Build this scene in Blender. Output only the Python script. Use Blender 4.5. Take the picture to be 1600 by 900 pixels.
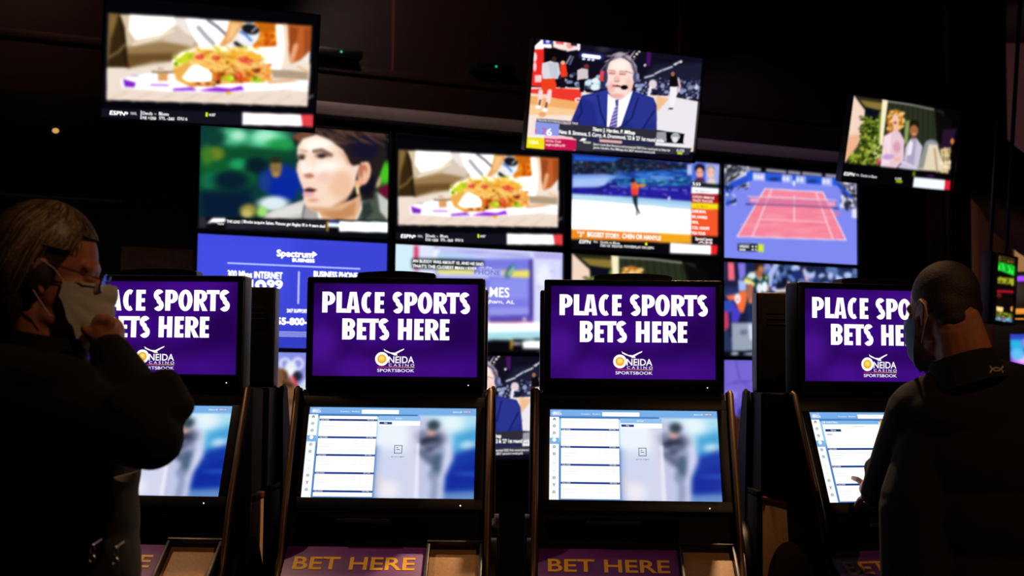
import bpy, bmesh, math, random
import numpy as np
from mathutils import Matrix, Vector

for o in list(bpy.data.objects): bpy.data.objects.remove(o, do_unlink=True)
SC = bpy.context.scene
COL = SC.collection
PI = math.pi
EYE = 1.5

# ---------------------------------------------------------------- camera
FPX, PITCH, ROLL = 2051.4, 0.0662, 0.0106
cam_data = bpy.data.cameras.new('camera')
cam = bpy.data.objects.new('camera', cam_data); COL.objects.link(cam)
_c, _s = math.cos(PITCH), math.sin(PITCH)
_R, _U, _F = Vector((1, 0, 0)), Vector((0, -_s, _c)), Vector((0, _c, _s))
_cr, _sr = math.cos(ROLL), math.sin(ROLL)
_R2, _U2 = _R*_cr + _U*_sr, _U*_cr - _R*_sr
cam.matrix_world = Matrix(((_R2.x, _U2.x, -_F.x, 0), (_R2.y, _U2.y, -_F.y, 0), (_R2.z, _U2.z, -_F.z, EYE), (0, 0, 0, 1)))
cam_data.sensor_width = 36.0
cam_data.lens = 36.0*FPX/1600.0
cam_data.clip_end = 100
cam_data.dof.use_dof = True
cam_data.dof.focus_distance = 4.15
cam_data.dof.aperture_fstop = 4.2
SC.camera = cam

# ---------------------------------------------------------------- exposure, world, room lights
SC.view_settings.view_transform = 'Standard'
SC.view_settings.look = 'None'
SC.view_settings.exposure = 0.0
SC.view_settings.gamma = 1.0
SC.view_settings.use_curve_mapping = False
SC.cycles.use_denoising = True
SC.cycles.max_bounces = 6
W = bpy.data.worlds.new('world'); SC.world = W
W.use_nodes = True
W.node_tree.nodes['Background'].inputs[0].default_value = (0.004, 0.002, 0.002, 1)
W.node_tree.nodes['Background'].inputs[1].default_value = 0.15

def spot(name, loc, target, power, col, size=1.0, blend=0.6, radius=0.06):
    d = bpy.data.lights.new(name, 'SPOT'); d.energy = power; d.color = col; d.spot_size = size; d.spot_blend = blend
    d.shadow_soft_size = radius
    o = bpy.data.objects.new(name, d); COL.objects.link(o); o.location = loc
    o.rotation_euler = (Vector(target)-Vector(loc)).to_track_quat('-Z', 'Y').to_euler()
    return o
WARM = (1.0, 0.60, 0.32)
spot('unseen_spot', (0.9, 5.15, 4.5), (-0.1, 3.95, 0.9), 640, WARM, 0.88)
spot('unseen_spot', (1.9, 0.9, 4.4), (0.1, 3.1, 1.5), 95, (1.0, 0.52, 0.24), 1.2)
spot('unseen_spot', (-2.2, 4.4, 4.5), (-1.0, 3.9, 1.0), 170, WARM, 0.7)
spot('unseen_spot', (-1.3, 2.0, 3.7), (-0.85, 2.5, 1.6), 2.5, WARM, 1.0)
spot('unseen_spot', (-0.7, 7.2, 4.4), (-0.3, 8.7, 3.15), 26, (1.0, 0.72, 0.66), 1.6)  # added lamp that grazes and brightens the ledge
spot('unseen_spot', (2.3, 8.2, 4.4), (2.0, 9.5, 3.15), 14, (0.66, 0.5, 1.0), 1.1)  # added violet lamp, tints the right part of the ledge
spot('unseen_spot', (6.3, 14.0, 4.6), (6.6, 17.3, 4.8), 70, (1.0, 0.66, 0.55), 1.7)  # added to brighten the far wall on the right
spot('unseen_spot', (3.9, 10.6, 2.6), (4.62, 13.0, 2.4), 22, (1.0, 0.62, 0.5), 1.0)  # added low lamp, stands in for gaming machine glow on the brown wall
spot('unseen_spot', (-2.3, 6.5, 4.45), (-2.85, 7.8, 3.5), 9, (1.0, 0.42, 0.3), 0.75)  # added red lamp for the dim glow on the upper left wall
spot('unseen_spot', (-2.6, 8.0, 3.9), (-2.75, 8.6, 0.9), 10, WARM, 0.55)  # added lamp to light the brown wood band

# ---------------------------------------------------------------- helpers
def lin(c):
    c = np.asarray(c, float)
    return np.where(c <= 0.04045, c/12.92, ((np.maximum(c, 0)+0.055)/1.055)**2.4)
def hx(h, k=1.0):
    if not isinstance(h, str): return np.array(h, float)*k
    h = h.lstrip('#')
    if len(h) == 3: h = ''.join(a*2 for a in h)
    return np.array([int(h[i:i+2], 16)/255 for i in (0, 2, 4)])*k

MATS = {}
def mat(name, col, rough=0.5, metal=0.0, noise=0.0, nscale=40, bump=0.0, emit=None, es=0, spec=0.5):
    if name in MATS: return MATS[name]
    m = bpy.data.materials.new(name); m.use_nodes = True
    nt = m.node_tree; b = nt.nodes['Principled BSDF']
    c = tuple(lin(hx(col)))+(1,)
    b.inputs['Base Color'].default_value = c
    b.inputs['Roughness'].default_value = rough
    b.inputs['Metallic'].default_value = metal
    b.inputs['Specular IOR Level'].default_value = spec
    if noise or bump:
        tc = nt.nodes.new('ShaderNodeTexCoord'); n = nt.nodes.new('ShaderNodeTexNoise')
        n.inputs['Scale'].default_value = nscale; n.inputs['Detail'].default_value = 5
        nt.links.new(tc.outputs['Object'], n.inputs['Vector'])
        if noise:
            r = nt.nodes.new('ShaderNodeValToRGB')
            r.color_ramp.elements[0].position = 0.3; r.color_ramp.elements[1].position = 0.7
            r.color_ramp.elements[0].color = tuple(x*(1-noise) for x in c[:3])+(1,)
            r.color_ramp.elements[1].color = tuple(min(1, x*(1+noise)) for x in c[:3])+(1,)
            nt.links.new(n.outputs['Fac'], r.inputs['Fac']); nt.links.new(r.outputs['Color'], b.inputs['Base Color'])
        if bump:
            bp = nt.nodes.new('ShaderNodeBump'); bp.inputs['Strength'].default_value = bump; bp.inputs['Distance'].default_value = 0.004
            nt.links.new(n.outputs['Fac'], bp.inputs['Height']); nt.links.new(bp.outputs['Normal'], b.inputs['Normal'])
    if emit is not None:
        b.inputs['Emission Color'].default_value = tuple(lin(hx(emit)))+(1,); b.inputs['Emission Strength'].default_value = es
    MATS[name] = m
    return m
def screen_mat():
    m = bpy.data.materials.new('lit_screen'); m.use_nodes = True
    nt = m.node_tree; b = nt.nodes['Principled BSDF']
    b.inputs['Base Color'].default_value = (0.004, 0.004, 0.005, 1); b.inputs['Roughness'].default_value = 0.4
    b.inputs['Specular IOR Level'].default_value = 0.2
    a = nt.nodes.new('ShaderNodeVertexColor'); a.layer_name = 'Col'
    nt.links.new(a.outputs['Color'], b.inputs['Emission Color']); b.inputs['Emission Strength'].default_value = 1.0
    return m
M_SCREEN = screen_mat()
M_BLACK = mat('black_plastic', '#0c0c0d', 0.42, noise=0.15, nscale=90)
M_BODY = mat('matte_black_body', '#070707', 0.6, noise=0.1, nscale=60, spec=0.15)
M_GLOSS = mat('gloss_black', '#070708', 0.42, spec=0.2)
M_BEZEL = mat('tv_bezel', '#0a0a0c', 0.45, noise=0.1, nscale=60)
M_BRONZE = mat('bronze_trim', '#5c442c', 0.45, 0.6, noise=0.12, nscale=120)
M_TAN = mat('tan_laminate', '#a88358', 0.55, noise=0.18, nscale=160)
M_PURPLE = mat('purple_sign', '#6a2a92', 0.45, noise=0.05, nscale=60)
M_YELLOW = mat('gold_lettering', '#ffc400', 0.45, noise=0.03, nscale=60)
M_METAL = mat('brushed_metal', '#9a958c', 0.35, 0.9, noise=0.1, nscale=90)
M_LEDW = mat('white_indicator', '#ffffff', 0.4, emit='#dfe6ff', es=1.2)
M_LEDG = mat('green_indicator', '#00ff88', 0.4, emit='#2fd49a', es=0.7)

class MB:
    def __init__(self): self.bm = bmesh.new()
    def box(self, c, s, bev=0.0, m=None, seg=2):
        mm = (m or Matrix()) @ Matrix.Translation(c) @ Matrix.Diagonal((s[0], s[1], s[2], 1))
        r = bmesh.ops.create_cube(self.bm, size=1, matrix=mm)
        if bev:
            es = list({e for v in r['verts'] for e in v.link_edges})
            bmesh.ops.bevel(self.bm, geom=es, offset=bev, segments=seg, affect='EDGES', profile=0.6)
        return self
    def sph(self, c, r, rot=None, sub=3):
        r = (r, r, r) if not hasattr(r, '__len__') else r
        mm = Matrix.Translation(c) @ (rot.to_4x4() if rot else Matrix()) @ Matrix.Diagonal((r[0], r[1], r[2], 1))
        bmesh.ops.create_icosphere(self.bm, subdivisions=sub, radius=1, matrix=mm); return self
    def cap(self, p0, p1, r0, r1, seg=16):
        p0, p1 = Vector(p0), Vector(p1); d = p1-p0; L = d.length
        q = d.to_track_quat('Z', 'Y').to_matrix().to_4x4()
        bmesh.ops.create_cone(self.bm, cap_ends=True, segments=seg, radius1=r0, radius2=r1, depth=L, matrix=Matrix.Translation((p0+p1)/2) @ q)
        self.sph(p0, r0, sub=2); self.sph(p1, r1, sub=2); return self
    def limb(self, pts, rs):
        for i in range(len(pts)-1): self.cap(pts[i], pts[i+1], rs[i], rs[i+1])
        return self
    def cyl(self, p0, p1, r0, r1=None, seg=20):
        p0, p1 = Vector(p0), Vector(p1); d = p1-p0
        q = d.to_track_quat('Z', 'Y').to_matrix().to_4x4()
        bmesh.ops.create_cone(self.bm, cap_ends=True, segments=seg, radius1=r0, radius2=r0 if r1 is None else r1, depth=d.length, matrix=Matrix.Translation((p0+p1)/2) @ q)
        return self
    def tube(self, pts, r, seg=10, closed=False):
        pts = [Vector(p) for p in pts]; n = len(pts); rings = []; up = None
        for i, p in enumerate(pts):
            if closed: t = (pts[(i+1) % n]-pts[i-1]).normalized()
            else: t = (pts[min(i+1, n-1)]-pts[max(i-1, 0)]).normalized()
            if up is None: up = t.orthogonal().normalized()
            up = (up-t*up.dot(t)).normalized(); b = t.cross(up)
            rr = r[i] if hasattr(r, '__len__') else r
            rings.append([self.bm.verts.new(p+up*rr*math.cos(2*PI*k/seg)+b*rr*math.sin(2*PI*k/seg)) for k in range(seg)])
        for i in range(n if closed else n-1):
            a, b2 = rings[i], rings[(i+1) % n]
            for k in range(seg): self.bm.faces.new((a[k], a[(k+1) % seg], b2[(k+1) % seg], b2[k]))
        if not closed:
            self.bm.faces.new(rings[0][::-1]); self.bm.faces.new(rings[-1])
        return self
    def prism(self, poly, x0, x1, axis='x', bev=0.0):
        f = {'x': lambda a, b, t: (t, a, b), 'y': lambda a, b, t: (a, t, b), 'z': lambda a, b, t: (a, b, t)}[axis]
        A = [self.bm.verts.new(f(a, b, x0)) for a, b in poly]; B = [self.bm.verts.new(f(a, b, x1)) for a, b in poly]
        fs = [self.bm.faces.new(A), self.bm.faces.new(B[::-1])]
        n = len(poly)
        for i in range(n): fs.append(self.bm.faces.new((A[i], B[i], B[(i+1) % n], A[(i+1) % n])))
        if bev:
            es = list({e for v in A+B for e in v.link_edges})
            bmesh.ops.bevel(self.bm, geom=es, offset=bev, segments=2, affect='EDGES')
        return self
    def build(self, name, m, parent=None, smooth=True, matrix=None):
        bmesh.ops.recalc_face_normals(self.bm, faces=self.bm.faces[:])
        me = bpy.data.meshes.new(name); self.bm.to_mesh(me); self.bm.free()
        me.materials.append(m)
        o = bpy.data.objects.new(name, me); COL.objects.link(o)
        if smooth:
            me.polygons.foreach_set('use_smooth', [True]*len(me.polygons))
            try: me.set_sharp_from_angle(angle=math.radians(38))
            except Exception: pass
        if parent: o.parent = parent
        if matrix is not None: o.matrix_local = matrix
        return o
    def remesh(self, name, m, parent, voxel, smooth=3):
        bmesh.ops.recalc_face_normals(self.bm, faces=self.bm.faces[:])
        me = bpy.data.meshes.new(name); self.bm.to_mesh(me); self.bm.free()
        o = bpy.data.objects.new(name, me); COL.objects.link(o)
        md = o.modifiers.new('r', 'REMESH'); md.mode = 'VOXEL'; md.voxel_size = voxel; md.use_smooth_shade = True
        sm = o.modifiers.new('s', 'SMOOTH'); sm.iterations = smooth; sm.factor = 0.5
        dg = bpy.context.evaluated_depsgraph_get()
        me2 = bpy.data.meshes.new_from_object(o.evaluated_get(dg))
        o.modifiers.clear(); o.data = me2; bpy.data.meshes.remove(me)
        me2.name = name; me2.materials.clear(); me2.materials.append(m)
        me2.polygons.foreach_set('use_smooth', [True]*len(me2.polygons))
        if parent: o.parent = parent
        return o

def empty(name, loc=(0, 0, 0), rz=0.0, matrix=None):
    o = bpy.data.objects.new(name, None); COL.objects.link(o); o.empty_display_size = 0.1
    if matrix is not None: o.matrix_world = matrix
    else: o.location = loc; o.rotation_euler = (0, 0, rz)
    return o
def tag(o, label, cat, group=None, kind=None):
    o['label'] = label; o['category'] = cat
    if group: o['group'] = group
    if kind: o['kind'] = kind
    return o
def struct(o): o['kind'] = 'structure'; return o
def kids(o): return [c for c in bpy.data.objects if c.parent == o]
def copy_tree(o, parent=None):
    c = o.copy(); COL.objects.link(c)
    if parent: c.parent = parent
    for ch in kids(o): copy_tree(ch, c)
    return c
# ---------------------------------------------------------------- what the screens show: shapes shaded on a fine grid of coloured vertices
_TXT = {}
def text_tris(s, off=0.0):
    k = (s, off)
    if k in _TXT: return _TXT[k]
    cu = bpy.data.curves.new('t', 'FONT'); cu.body = s; cu.size = 1; cu.offset = off; cu.resolution_u = 3
    o = bpy.data.objects.new('t', cu); COL.objects.link(o)
    dg = bpy.context.evaluated_depsgraph_get(); me = o.evaluated_get(dg).to_mesh()
    me.calc_loop_triangles()
    v = np.array([tuple(x.co)[:2] for x in me.vertices]) if len(me.vertices) else np.zeros((0, 2))
    t = [tuple(x.vertices) for x in me.loop_triangles]
    o.evaluated_get(dg).to_mesh_clear(); bpy.data.objects.remove(o); bpy.data.curves.remove(cu)
    _TXT[k] = (v, t); return _TXT[k]

def arc(cx, cy, rx, ry, a0, a1, n=14):
    return [(cx+rx*math.cos(math.radians(a0+(a1-a0)*i/n)), cy+ry*math.sin(math.radians(a0+(a1-a0)*i/n))) for i in range(n+1)]
def band(outer, inner): return [[outer[i], outer[i+1], inner[i+1], inner[i]] for i in range(len(outer)-1)]
def stroke(pts, w):
    out = []
    L, Rr = [], []
    for i, p in enumerate(pts):
        a = pts[max(0, i-1)]; b = pts[min(len(pts)-1, i+1)]
        dx, dy = b[0]-a[0], b[1]-a[1]; l = math.hypot(dx, dy) or 1
        n = (-dy/l*w/2, dx/l*w/2); L.append((p[0]+n[0], p[1]+n[1])); Rr.append((p[0]-n[0], p[1]-n[1]))
    return band(L, Rr)
def glyph(ch, w, h, t=None, b=None):
    """heavy condensed capital as a list of convex polygons, y up, box w x h"""
    t = t or 0.255*h; b = b or 0.19*h
    q = lambda x0, y0, x1, y1: [(x0, y0), (x1, y0), (x1, y1), (x0, y1)]
    def bowl(y0, y1):
        c = (y0+y1)/2; r = (y1-y0)/2; rx = min(r, w*0.55); x = w-rx
        return [q(0, y1-b*0.9, x, y1), q(0, y0, x, y0+b*0.9)]+band(arc(x, c, rx, r, -90, 90), arc(x, c, max(rx-t, .01), r-b*0.9, -90, 90))
    st = q(0, 0, t, h)
    if ch == 'E': return [st, q(0, 0, w, b), q(0, h-b, w, h), q(0, h/2-b/2, w*0.94, h/2+b/2)]
    if ch == 'L': return [st, q(0, 0, w, b*1.05)]
    if ch == 'T': return [q(0, h-b, w, h), q(w/2-t/2, 0, w/2+t/2, h)]
    if ch == 'H': return [st, q(w-t, 0, w, h), q(0, h/2-b/2, w, h/2+b/2)]
    if ch == 'P': return [st]+bowl(h*0.36, h)
    if ch == 'R': return [st]+bowl(h*0.40, h)+[[(w*0.36, h*0.46), (w*0.66, h*0.46), (w*1.06, 0), (w*0.66, 0)]]
    if ch == 'B': return [st]+bowl(h*0.47, h)+bowl(0, h*0.56)
    if ch == 'A':
        tw = w*0.5
        return [[(0, 0), (t*0.92, 0), (w/2+0.02*w, h), (w/2-tw/2, h)], [(w-t*0.92, 0), (w, 0), (w/2+tw/2, h), (w/2-0.02*w, h)], q(w*0.22, h*0.17, w*0.78, h*0.32)]
    if ch == 'O': return band(arc(w/2, h/2, w/2, h/2*1.03, 0, 360, 30), arc(w/2, h/2, w/2-t*0.96, h/2-b*0.95, 0, 360, 30))
    if ch == 'C': return band(arc(w*0.56, h/2, w*0.56, h/2*1.03, 62, 298, 24), arc(w*0.56, h/2, w*0.56-t, h/2-b, 55, 305, 24))
    if ch == 'S':
        s = 0.225*h; rx = w/2-s/2; ry = 0.27*h-s/2+0.005*h
        up = arc(w/2, h*0.745, rx, ry, 32, 258, 20); lo = arc(w/2, h*0.255, rx, ry, 78, -148, 20)
        return stroke(up+lo, s)
    return []

class Pic:
    def __init__(self, corners, zoom=(0, 0, 1), n=240, w=1.21, h=0.68, bg='#000000'):
        """corners: top left, top right, bottom left of the picture; zoom: origin and scale of the sheet the shapes are measured on"""
        self.w, self.h, self.n, self.m = w, h, n, int(round(n*h/w))
        TL, TR, BL = [np.array(c, float) for c in corners]
        o, s = np.array(zoom[:2], float), zoom[2]
        self.TL = (TL-o)*s; self.ex = (TR-TL)*s; self.ey = (BL-TL)*s
        u = (np.arange(self.n)/(self.n-1))[None, :, None]; v = (np.arange(self.m)/(self.m-1))[:, None, None]
        P = self.TL+u*self.ex+v*self.ey; self.X, self.Y = P[..., 0], P[..., 1]
        self.a = np.zeros((self.m, self.n, 3))+hx(bg); self.V = []; self.lay = 0
        self.inv = np.linalg.inv(np.array([self.ex, self.ey]).T)
    def sheet(self, ox, oy, s, pox, poy, ps):
        """measure further shapes on another sheet"""
        k = s/ps
        f = lambda A, c0, c1: (A/ps+c1-c0)*s
        self.X = f(self.X, ox, pox); self.Y = f(self.Y, oy, poy)
        self.TL = np.array([f(self.TL[0], ox, pox), f(self.TL[1], oy, poy)]); self.ex = self.ex*k; self.ey = self.ey*k
        self.inv = np.linalg.inv(np.array([self.ex, self.ey]).T)
        return self
    def mix(self, al, col, k=1.0, sl=None):
        c = hx(col, k)
        if sl is None: self.a += al[..., None]*(c-self.a)
        else: self.a[sl] += al[..., None]*(c-self.a[sl])
        return self
    def P(self, pts, col, s=2.0, a=1.0, k=1.0):
        p = np.array(pts, float)
        m = (self.X > p[:, 0].min()-s) & (self.X < p[:, 0].max()+s) & (self.Y > p[:, 1].min()-s) & (self.Y < p[:, 1].max()+s)
        if not m.any(): return self
        X, Y = self.X[m], self.Y[m]
        d = np.full(X.shape, 1e9); ins = np.zeros(X.shape, bool)
        for i in range(len(p)):
            ax, ay = p[i]; bx, by = p[(i+1) % len(p)]; ex, ey = bx-ax, by-ay; L = ex*ex+ey*ey or 1e-9
            t = np.clip(((X-ax)*ex+(Y-ay)*ey)/L, 0, 1); d = np.minimum(d, np.hypot(X-ax-t*ex, Y-ay-t*ey))
            if ay != by: ins ^= ((ay > Y) != (by > Y)) & (X < (bx-ax)*(Y-ay)/(by-ay)+ax)
        sd = np.where(ins, -d, d)
        al = np.clip(0.5-sd/max(s, 1e-3), 0, 1); al = al*al*(3-2*al)*a
        self.a[m] += al[:, None]*(hx(col, k)-self.a[m]); return self
    def R(self, x0, y0, x1, y1, col, s=2.0, a=1.0, k=1.0): return self.P([(x0, y0), (x1, y0), (x1, y1), (x0, y1)], col, s, a, k)
    def E(self, cx, cy, rx, ry, col, s=2.0, a=1.0, rot=0.0, k=1.0):
        c, q = math.cos(math.radians(rot)), math.sin(math.radians(rot))
        m = (abs(self.X-cx) < max(rx, ry)+s) & (abs(self.Y-cy) < max(rx, ry)+s)
        if not m.any(): return self
        X = self.X[m]-cx; Y = self.Y[m]-cy; x = X*c+Y*q; y = -X*q+Y*c
        r = np.hypot(x/rx, y/ry); d = (r-1)*min(rx, ry)
        al = np.clip(0.5-d/max(s, 1e-3), 0, 1); al = al*al*(3-2*al)*a
        self.a[m] += al[:, None]*(hx(col, k)-self.a[m]); return self
    def L(self, pts, w, col, s=2.0, a=1.0, k=1.0):
        p = np.array(pts, float); e = w/2+s
        m = (self.X > p[:, 0].min()-e) & (self.X < p[:, 0].max()+e) & (self.Y > p[:, 1].min()-e) & (self.Y < p[:, 1].max()+e)
        if not m.any(): return self
        X, Y = self.X[m], self.Y[m]; d = np.full(X.shape, 1e9)
        for i in range(len(p)-1):
            ax, ay = p[i]; ex, ey = p[i+1]-p[i]; L = ex*ex+ey*ey or 1e-9
            t = np.clip(((X-ax)*ex+(Y-ay)*ey)/L, 0, 1); d = np.minimum(d, np.hypot(X-ax-t*ex, Y-ay-t*ey))
        al = np.clip(0.5-(d-w/2)/max(s, 1e-3), 0, 1); al = al*al*(3-2*al)*a
        self.a[m] += al[:, None]*(hx(col, k)-self.a[m]); return self
    def N(self, seed, n, box, rx, ry, cols, s=3.0, a=1.0, rot=0, k=1.0):
        r = random.Random(seed)
        for _ in range(n):
            self.E(r.uniform(box[0], box[2]), r.uniform(box[1], box[3]), rx*r.uniform(.6, 1.4), ry*r.uniform(.6, 1.4), r.choice(cols), s, a, rot+r.uniform(-rot, rot) if rot else 0, k)
        return self
    def blur(self, r, it=2):
        for _ in range(it):
            for ax in (0, 1):
                p = np.pad(self.a, [(r, r) if i == ax else (0, 0) for i in range(3)], mode='edge')
                cs = np.cumsum(np.insert(p, 0, 0, axis=ax), axis=ax)
                n = self.a.shape[ax]
                self.a = (np.take(cs, np.arange(2*r+1, 2*r+1+n), ax)-np.take(cs, np.arange(0, n), ax))/(2*r+1)
        return self
    def uv(self, p): return self.inv @ (np.array(p, float)-self.TL)
    def V_(self, polys, col, k=1.0):
        """crisp shapes, in sheet pixels"""
        self.lay += 1
        for p in polys: self.V.append((np.array([self.uv(q) for q in p]), [tuple(range(len(p)))], hx(col, k), self.lay))
        return self
    def B(self, x0, y0, x1, y1, col, k=1.0):
        """crisp bar that runs along the picture's own edges"""
        a = self.uv((x0, y0)); e = np.linalg.norm(self.ex); f = np.linalg.norm(self.ey); du = (x1-x0)/e; dv = (y1-y0)/f
        self.lay += 1
        self.V.append((np.array([a, a+(du, 0), a+(du, dv), a+(0, dv)]), [(0, 1, 2, 3)], hx(col, k), self.lay)); return self
    def T(self, s, x, y, h, col='#ffffff', off=0.0, wid=None, k=1.0, shear=0.0):
        """text whose cap height is h and whose baseline starts at x, y"""
        v, t = text_tris(s, off*0.45)
        if not len(v): return self
        mx, mn = v[:, 0].max(), v[:, 0].min(); sx = sy = h/0.70
        if wid: sx = wid/(mx-mn)
        a = self.uv((x, y)); e = np.linalg.norm(self.ex); f = np.linalg.norm(self.ey)
        q = np.empty_like(v); q[:, 0] = a[0]+((v[:, 0]-mn)*sx+v[:, 1]*sy*shear)/e; q[:, 1] = a[1]-v[:, 1]*sy/f
        self.lay += 1; self.V.append((q, t, hx(col, k), self.lay)); return self
    def G(self, word, spans, y0, y1, col='#ffffff', k=1.0):
        """heavy capitals; spans: left and right of each letter, y0 top and y1 bottom (a word level with the picture's edge)"""
        e = np.linalg.norm(self.ex); f = np.linalg.norm(self.ey); self.lay += 1
        for ch, (xa, xb) in zip(word, spans):
            a = self.uv((spans[0][0], y1)); a = a+np.array([(xa-spans[0][0])/e, 0])
            for p in glyph(ch, xb-xa, y1-y0):
                self.V.append((np.array([[a[0]+x/e, a[1]-y/f] for x, y in p]), [tuple(range(len(p)))], hx(col, k), self.lay))
        return self
    def mesh(self, name='screen_picture', soft=1):
        n, m = self.n, self.m
        if soft: self.blur(soft)
        u, v = np.meshgrid(np.arange(n)/(n-1), np.arange(m)/(m-1))
        co = np.stack([(u-.5)*self.w, np.zeros_like(u), (.5-v)*self.h], -1).reshape(-1, 3)
        i = np.arange(n*m).reshape(m, n)
        q = np.stack([i[1:, :-1], i[1:, 1:], i[:-1, 1:], i[:-1, :-1]], -1).reshape(-1, 4)
        cs = [self.a.reshape(-1, 3)]; vs = [co]; fs = q.tolist(); k = n*m
        for pts, polys, c, lay in self.V:
            P = np.stack([(pts[:, 0]-.5)*self.w, np.full(len(pts), -0.0004-0.00006*lay), (.5-pts[:, 1])*self.h], -1)
            for p in polys:
                p = list(p); A, B_, C = P[p[0]], P[p[1]], P[p[2]]
                if (B_[0]-A[0])*(C[2]-A[2])-(B_[2]-A[2])*(C[0]-A[0]) < 0: p = p[::-1]
                fs.append([x+k for x in p])
            vs.append(P); cs.append(np.repeat(c[None], len(P), 0)); k += len(P)
        V = np.concatenate(vs); Cc = lin(np.clip(np.concatenate(cs), 0, 3))
        me = bpy.data.meshes.new(name); me.from_pydata(V.tolist(), [], fs)
        at = me.color_attributes.new('Col', 'FLOAT_COLOR', 'POINT')
        at.data.foreach_set('color', np.concatenate([Cc, np.ones((len(Cc), 1))], 1).ravel().astype(np.float32))
        me.materials.append(M_SCREEN); me.update()
        return me
# ---------------------------------------------------------------- the programmes on the screens
def ticker(c, y0, y1, l, r, x_bar, x_red, white='#fdf4f5', red='#e23a40'): pass

def pic_taco():
    c = Pic([(165.5, -6.5), (497.9, 25.7), (159, 182.4)], (150, 0, 4.0917), bg='#030308')
    pq = [(80, 83), (1378, 170), (1358, 707), (66, 637)]
    c.P(pq, '#f6efe8', 3)
    c.P([(68, 430), (160, 438), (350, 390), (520, 420), (1376, 420), (1360, 707), (66, 637)], '#f1e2d4', 4)
    c.P([(66, 575), (470, 590), (820, 610), (1360, 610), (1358, 707), (66, 637)], '#f3dfd0', 10)
    for i in range(9): c.L([(80+i*150, 640+i*8), (190+i*150, 590+i*6)], 16, '#dfc6b2', 22, .5)
    # bag on the left
    c.P([(82, 85), (640, 118), (700, 240), (640, 300), (520, 350), (480, 392), (350, 390), (205, 432), (72, 428)], '#d8c4a6', 6)
    c.P([(180, 300), (420, 262), (640, 275), (520, 345), (478, 392), (200, 432)], '#9b7c50', 40)
    c.P([(195, 345), (480, 340), (470, 392), (352, 392), (200, 434)], '#6b4c26', 36)
    c.P([(215, 95), (480, 108), (500, 150), (400, 220), (250, 252), (208, 190)], '#ffffff', 34, k=1.25)
    c.P([(480, 108), (640, 118), (655, 240), (560, 220), (500, 160)], '#f3e9e4', 20)
    c.P([(500, 160), (560, 220), (640, 250), (600, 300), (420, 262)], '#dccab8', 30)
    c.L([(230, 285), (370, 245), (480, 195)], 14, '#fff4e0', 20, .9)
    c.P([(82, 85), (148, 90), (178, 170), (190, 290), (206, 432), (72, 428)], '#33240f', 14)
    c.P([(84, 86), (140, 90), (120, 170), (92, 250), (76, 380)], '#8f7038', 30, .9)
    c.L([(150, 110), (172, 220), (182, 400)], 10, '#1a1206', 14)
    c.L([(90, 360), (140, 330), (180, 285)], 14, '#9a7a44', 22, .8)
    # shirt, hand and cup
    c.P([(560, 115), (845, 133), (800, 290), (650, 300), (600, 220)], '#fdfcff', 16, k=1.15)
    c.L([(700, 128), (760, 170), (830, 235)], 20, '#5d5560', 14, .85)
    c.L([(640, 175), (690, 235), (735, 280)], 30, '#8d9098', 20, .8)
    c.P([(838, 132), (935, 138), (900, 200), (850, 270), (800, 302), (770, 296), (815, 225)], '#eaa55c', 14)
    c.P([(850, 150), (905, 150), (870, 230), (820, 270)], '#f8c887', 18)
    c.P([(1000, 140), (1378, 170), (1376, 270), (1180, 300), (990, 312), (1010, 230)], '#e57b16', 10)
    c.N(3, 40, (1030, 190, 1180, 290), 14, 12, ['#ffb42a', '#d65c0c', '#f19a1c', '#c64808'], 12)
    c.P([(1020, 145), (1160, 156), (1180, 215), (1040, 200)], '#c9680f', 16)
    c.E(970, 225, 62, 72, '#f3f6ff', 8, rot=30)
    c.E(975, 188, 58, 34, '#15151c', 8, rot=12)
    c.L([(985, 205), (1015, 175)], 12, '#b9bcc4', 10)
    c.L([(912, 205), (945, 225), (980, 262)], 15, '#4a78d0', 7)
    c.L([(880, 280), (925, 312)], 26, '#15151a', 8)
    c.L([(870, 292), (840, 286)], 12, '#fff', 10)
    c.P([(1140, 156), (1200, 158), (1215, 330), (1200, 430), (1120, 420), (1150, 300)], '#fff8f0', 18, k=1.2)
    c.P([(1190, 158), (1378, 170), (1370, 330), (1310, 395), (1245, 420), (1232, 335), (1205, 300)], '#c2602a', 16)
    c.P([(1230, 170), (1290, 180), (1270, 330), (1240, 400), (1222, 300)], '#8e4018', 26, .8)
    c.P([(1330, 180), (1376, 175), (1372, 330), (1330, 370)], '#a04a1c', 20)
    c.L([(1205, 170), (1215, 290), (1205, 420)], 30, '#ffe2c6', 18)
    c.L([(1275, 300), (1262, 350), (1248, 395)], 34, '#efa77a', 18)
    c.P([(690, 305), (1180, 310), (1180, 470), (1050, 440)], '#fffdfa', 14, k=1.15)
    c.P([(1108, 455), (1240, 462), (1362, 478), (1360, 530), (1130, 510)], '#b29c80', 18)
    c.P([(1170, 425), (1362, 415), (1362, 470), (1190, 455)], '#f7e6d6', 14)
    c.L([(1290, 440), (1355, 470)], 10, '#e8b070', 12)
    # wrapper and sauce cup
    c.P([(155, 505), (330, 470), (500, 480), (1100, 525), (1360, 535), (1360, 606), (1180, 592), (800, 602), (470, 592), (165, 562)], '#fdfaff', 8, k=1.1)
    c.P([(1080, 530), (1240, 525), (1300, 540), (1100, 552)], '#d98a4a', 14, .7)
    c.P([(168, 505), (247, 530), (240, 560), (178, 556)], '#7d22c4', 5)
    c.L([(342, 546), (450, 551)], 12, '#a76be6', 6)
    c.L([(222, 485), (262, 490)], 10, '#b7aed0', 8)
    c.P([(475, 572), (600, 565), (640, 588), (485, 588)], '#9440dd', 6)
    c.P([(640, 588), (760, 568), (850, 578), (922, 562), (938, 590), (800, 600)], '#8f22d6', 6)
    c.R(385, 470, 448, 522, '#dfa062', 12)
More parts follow.
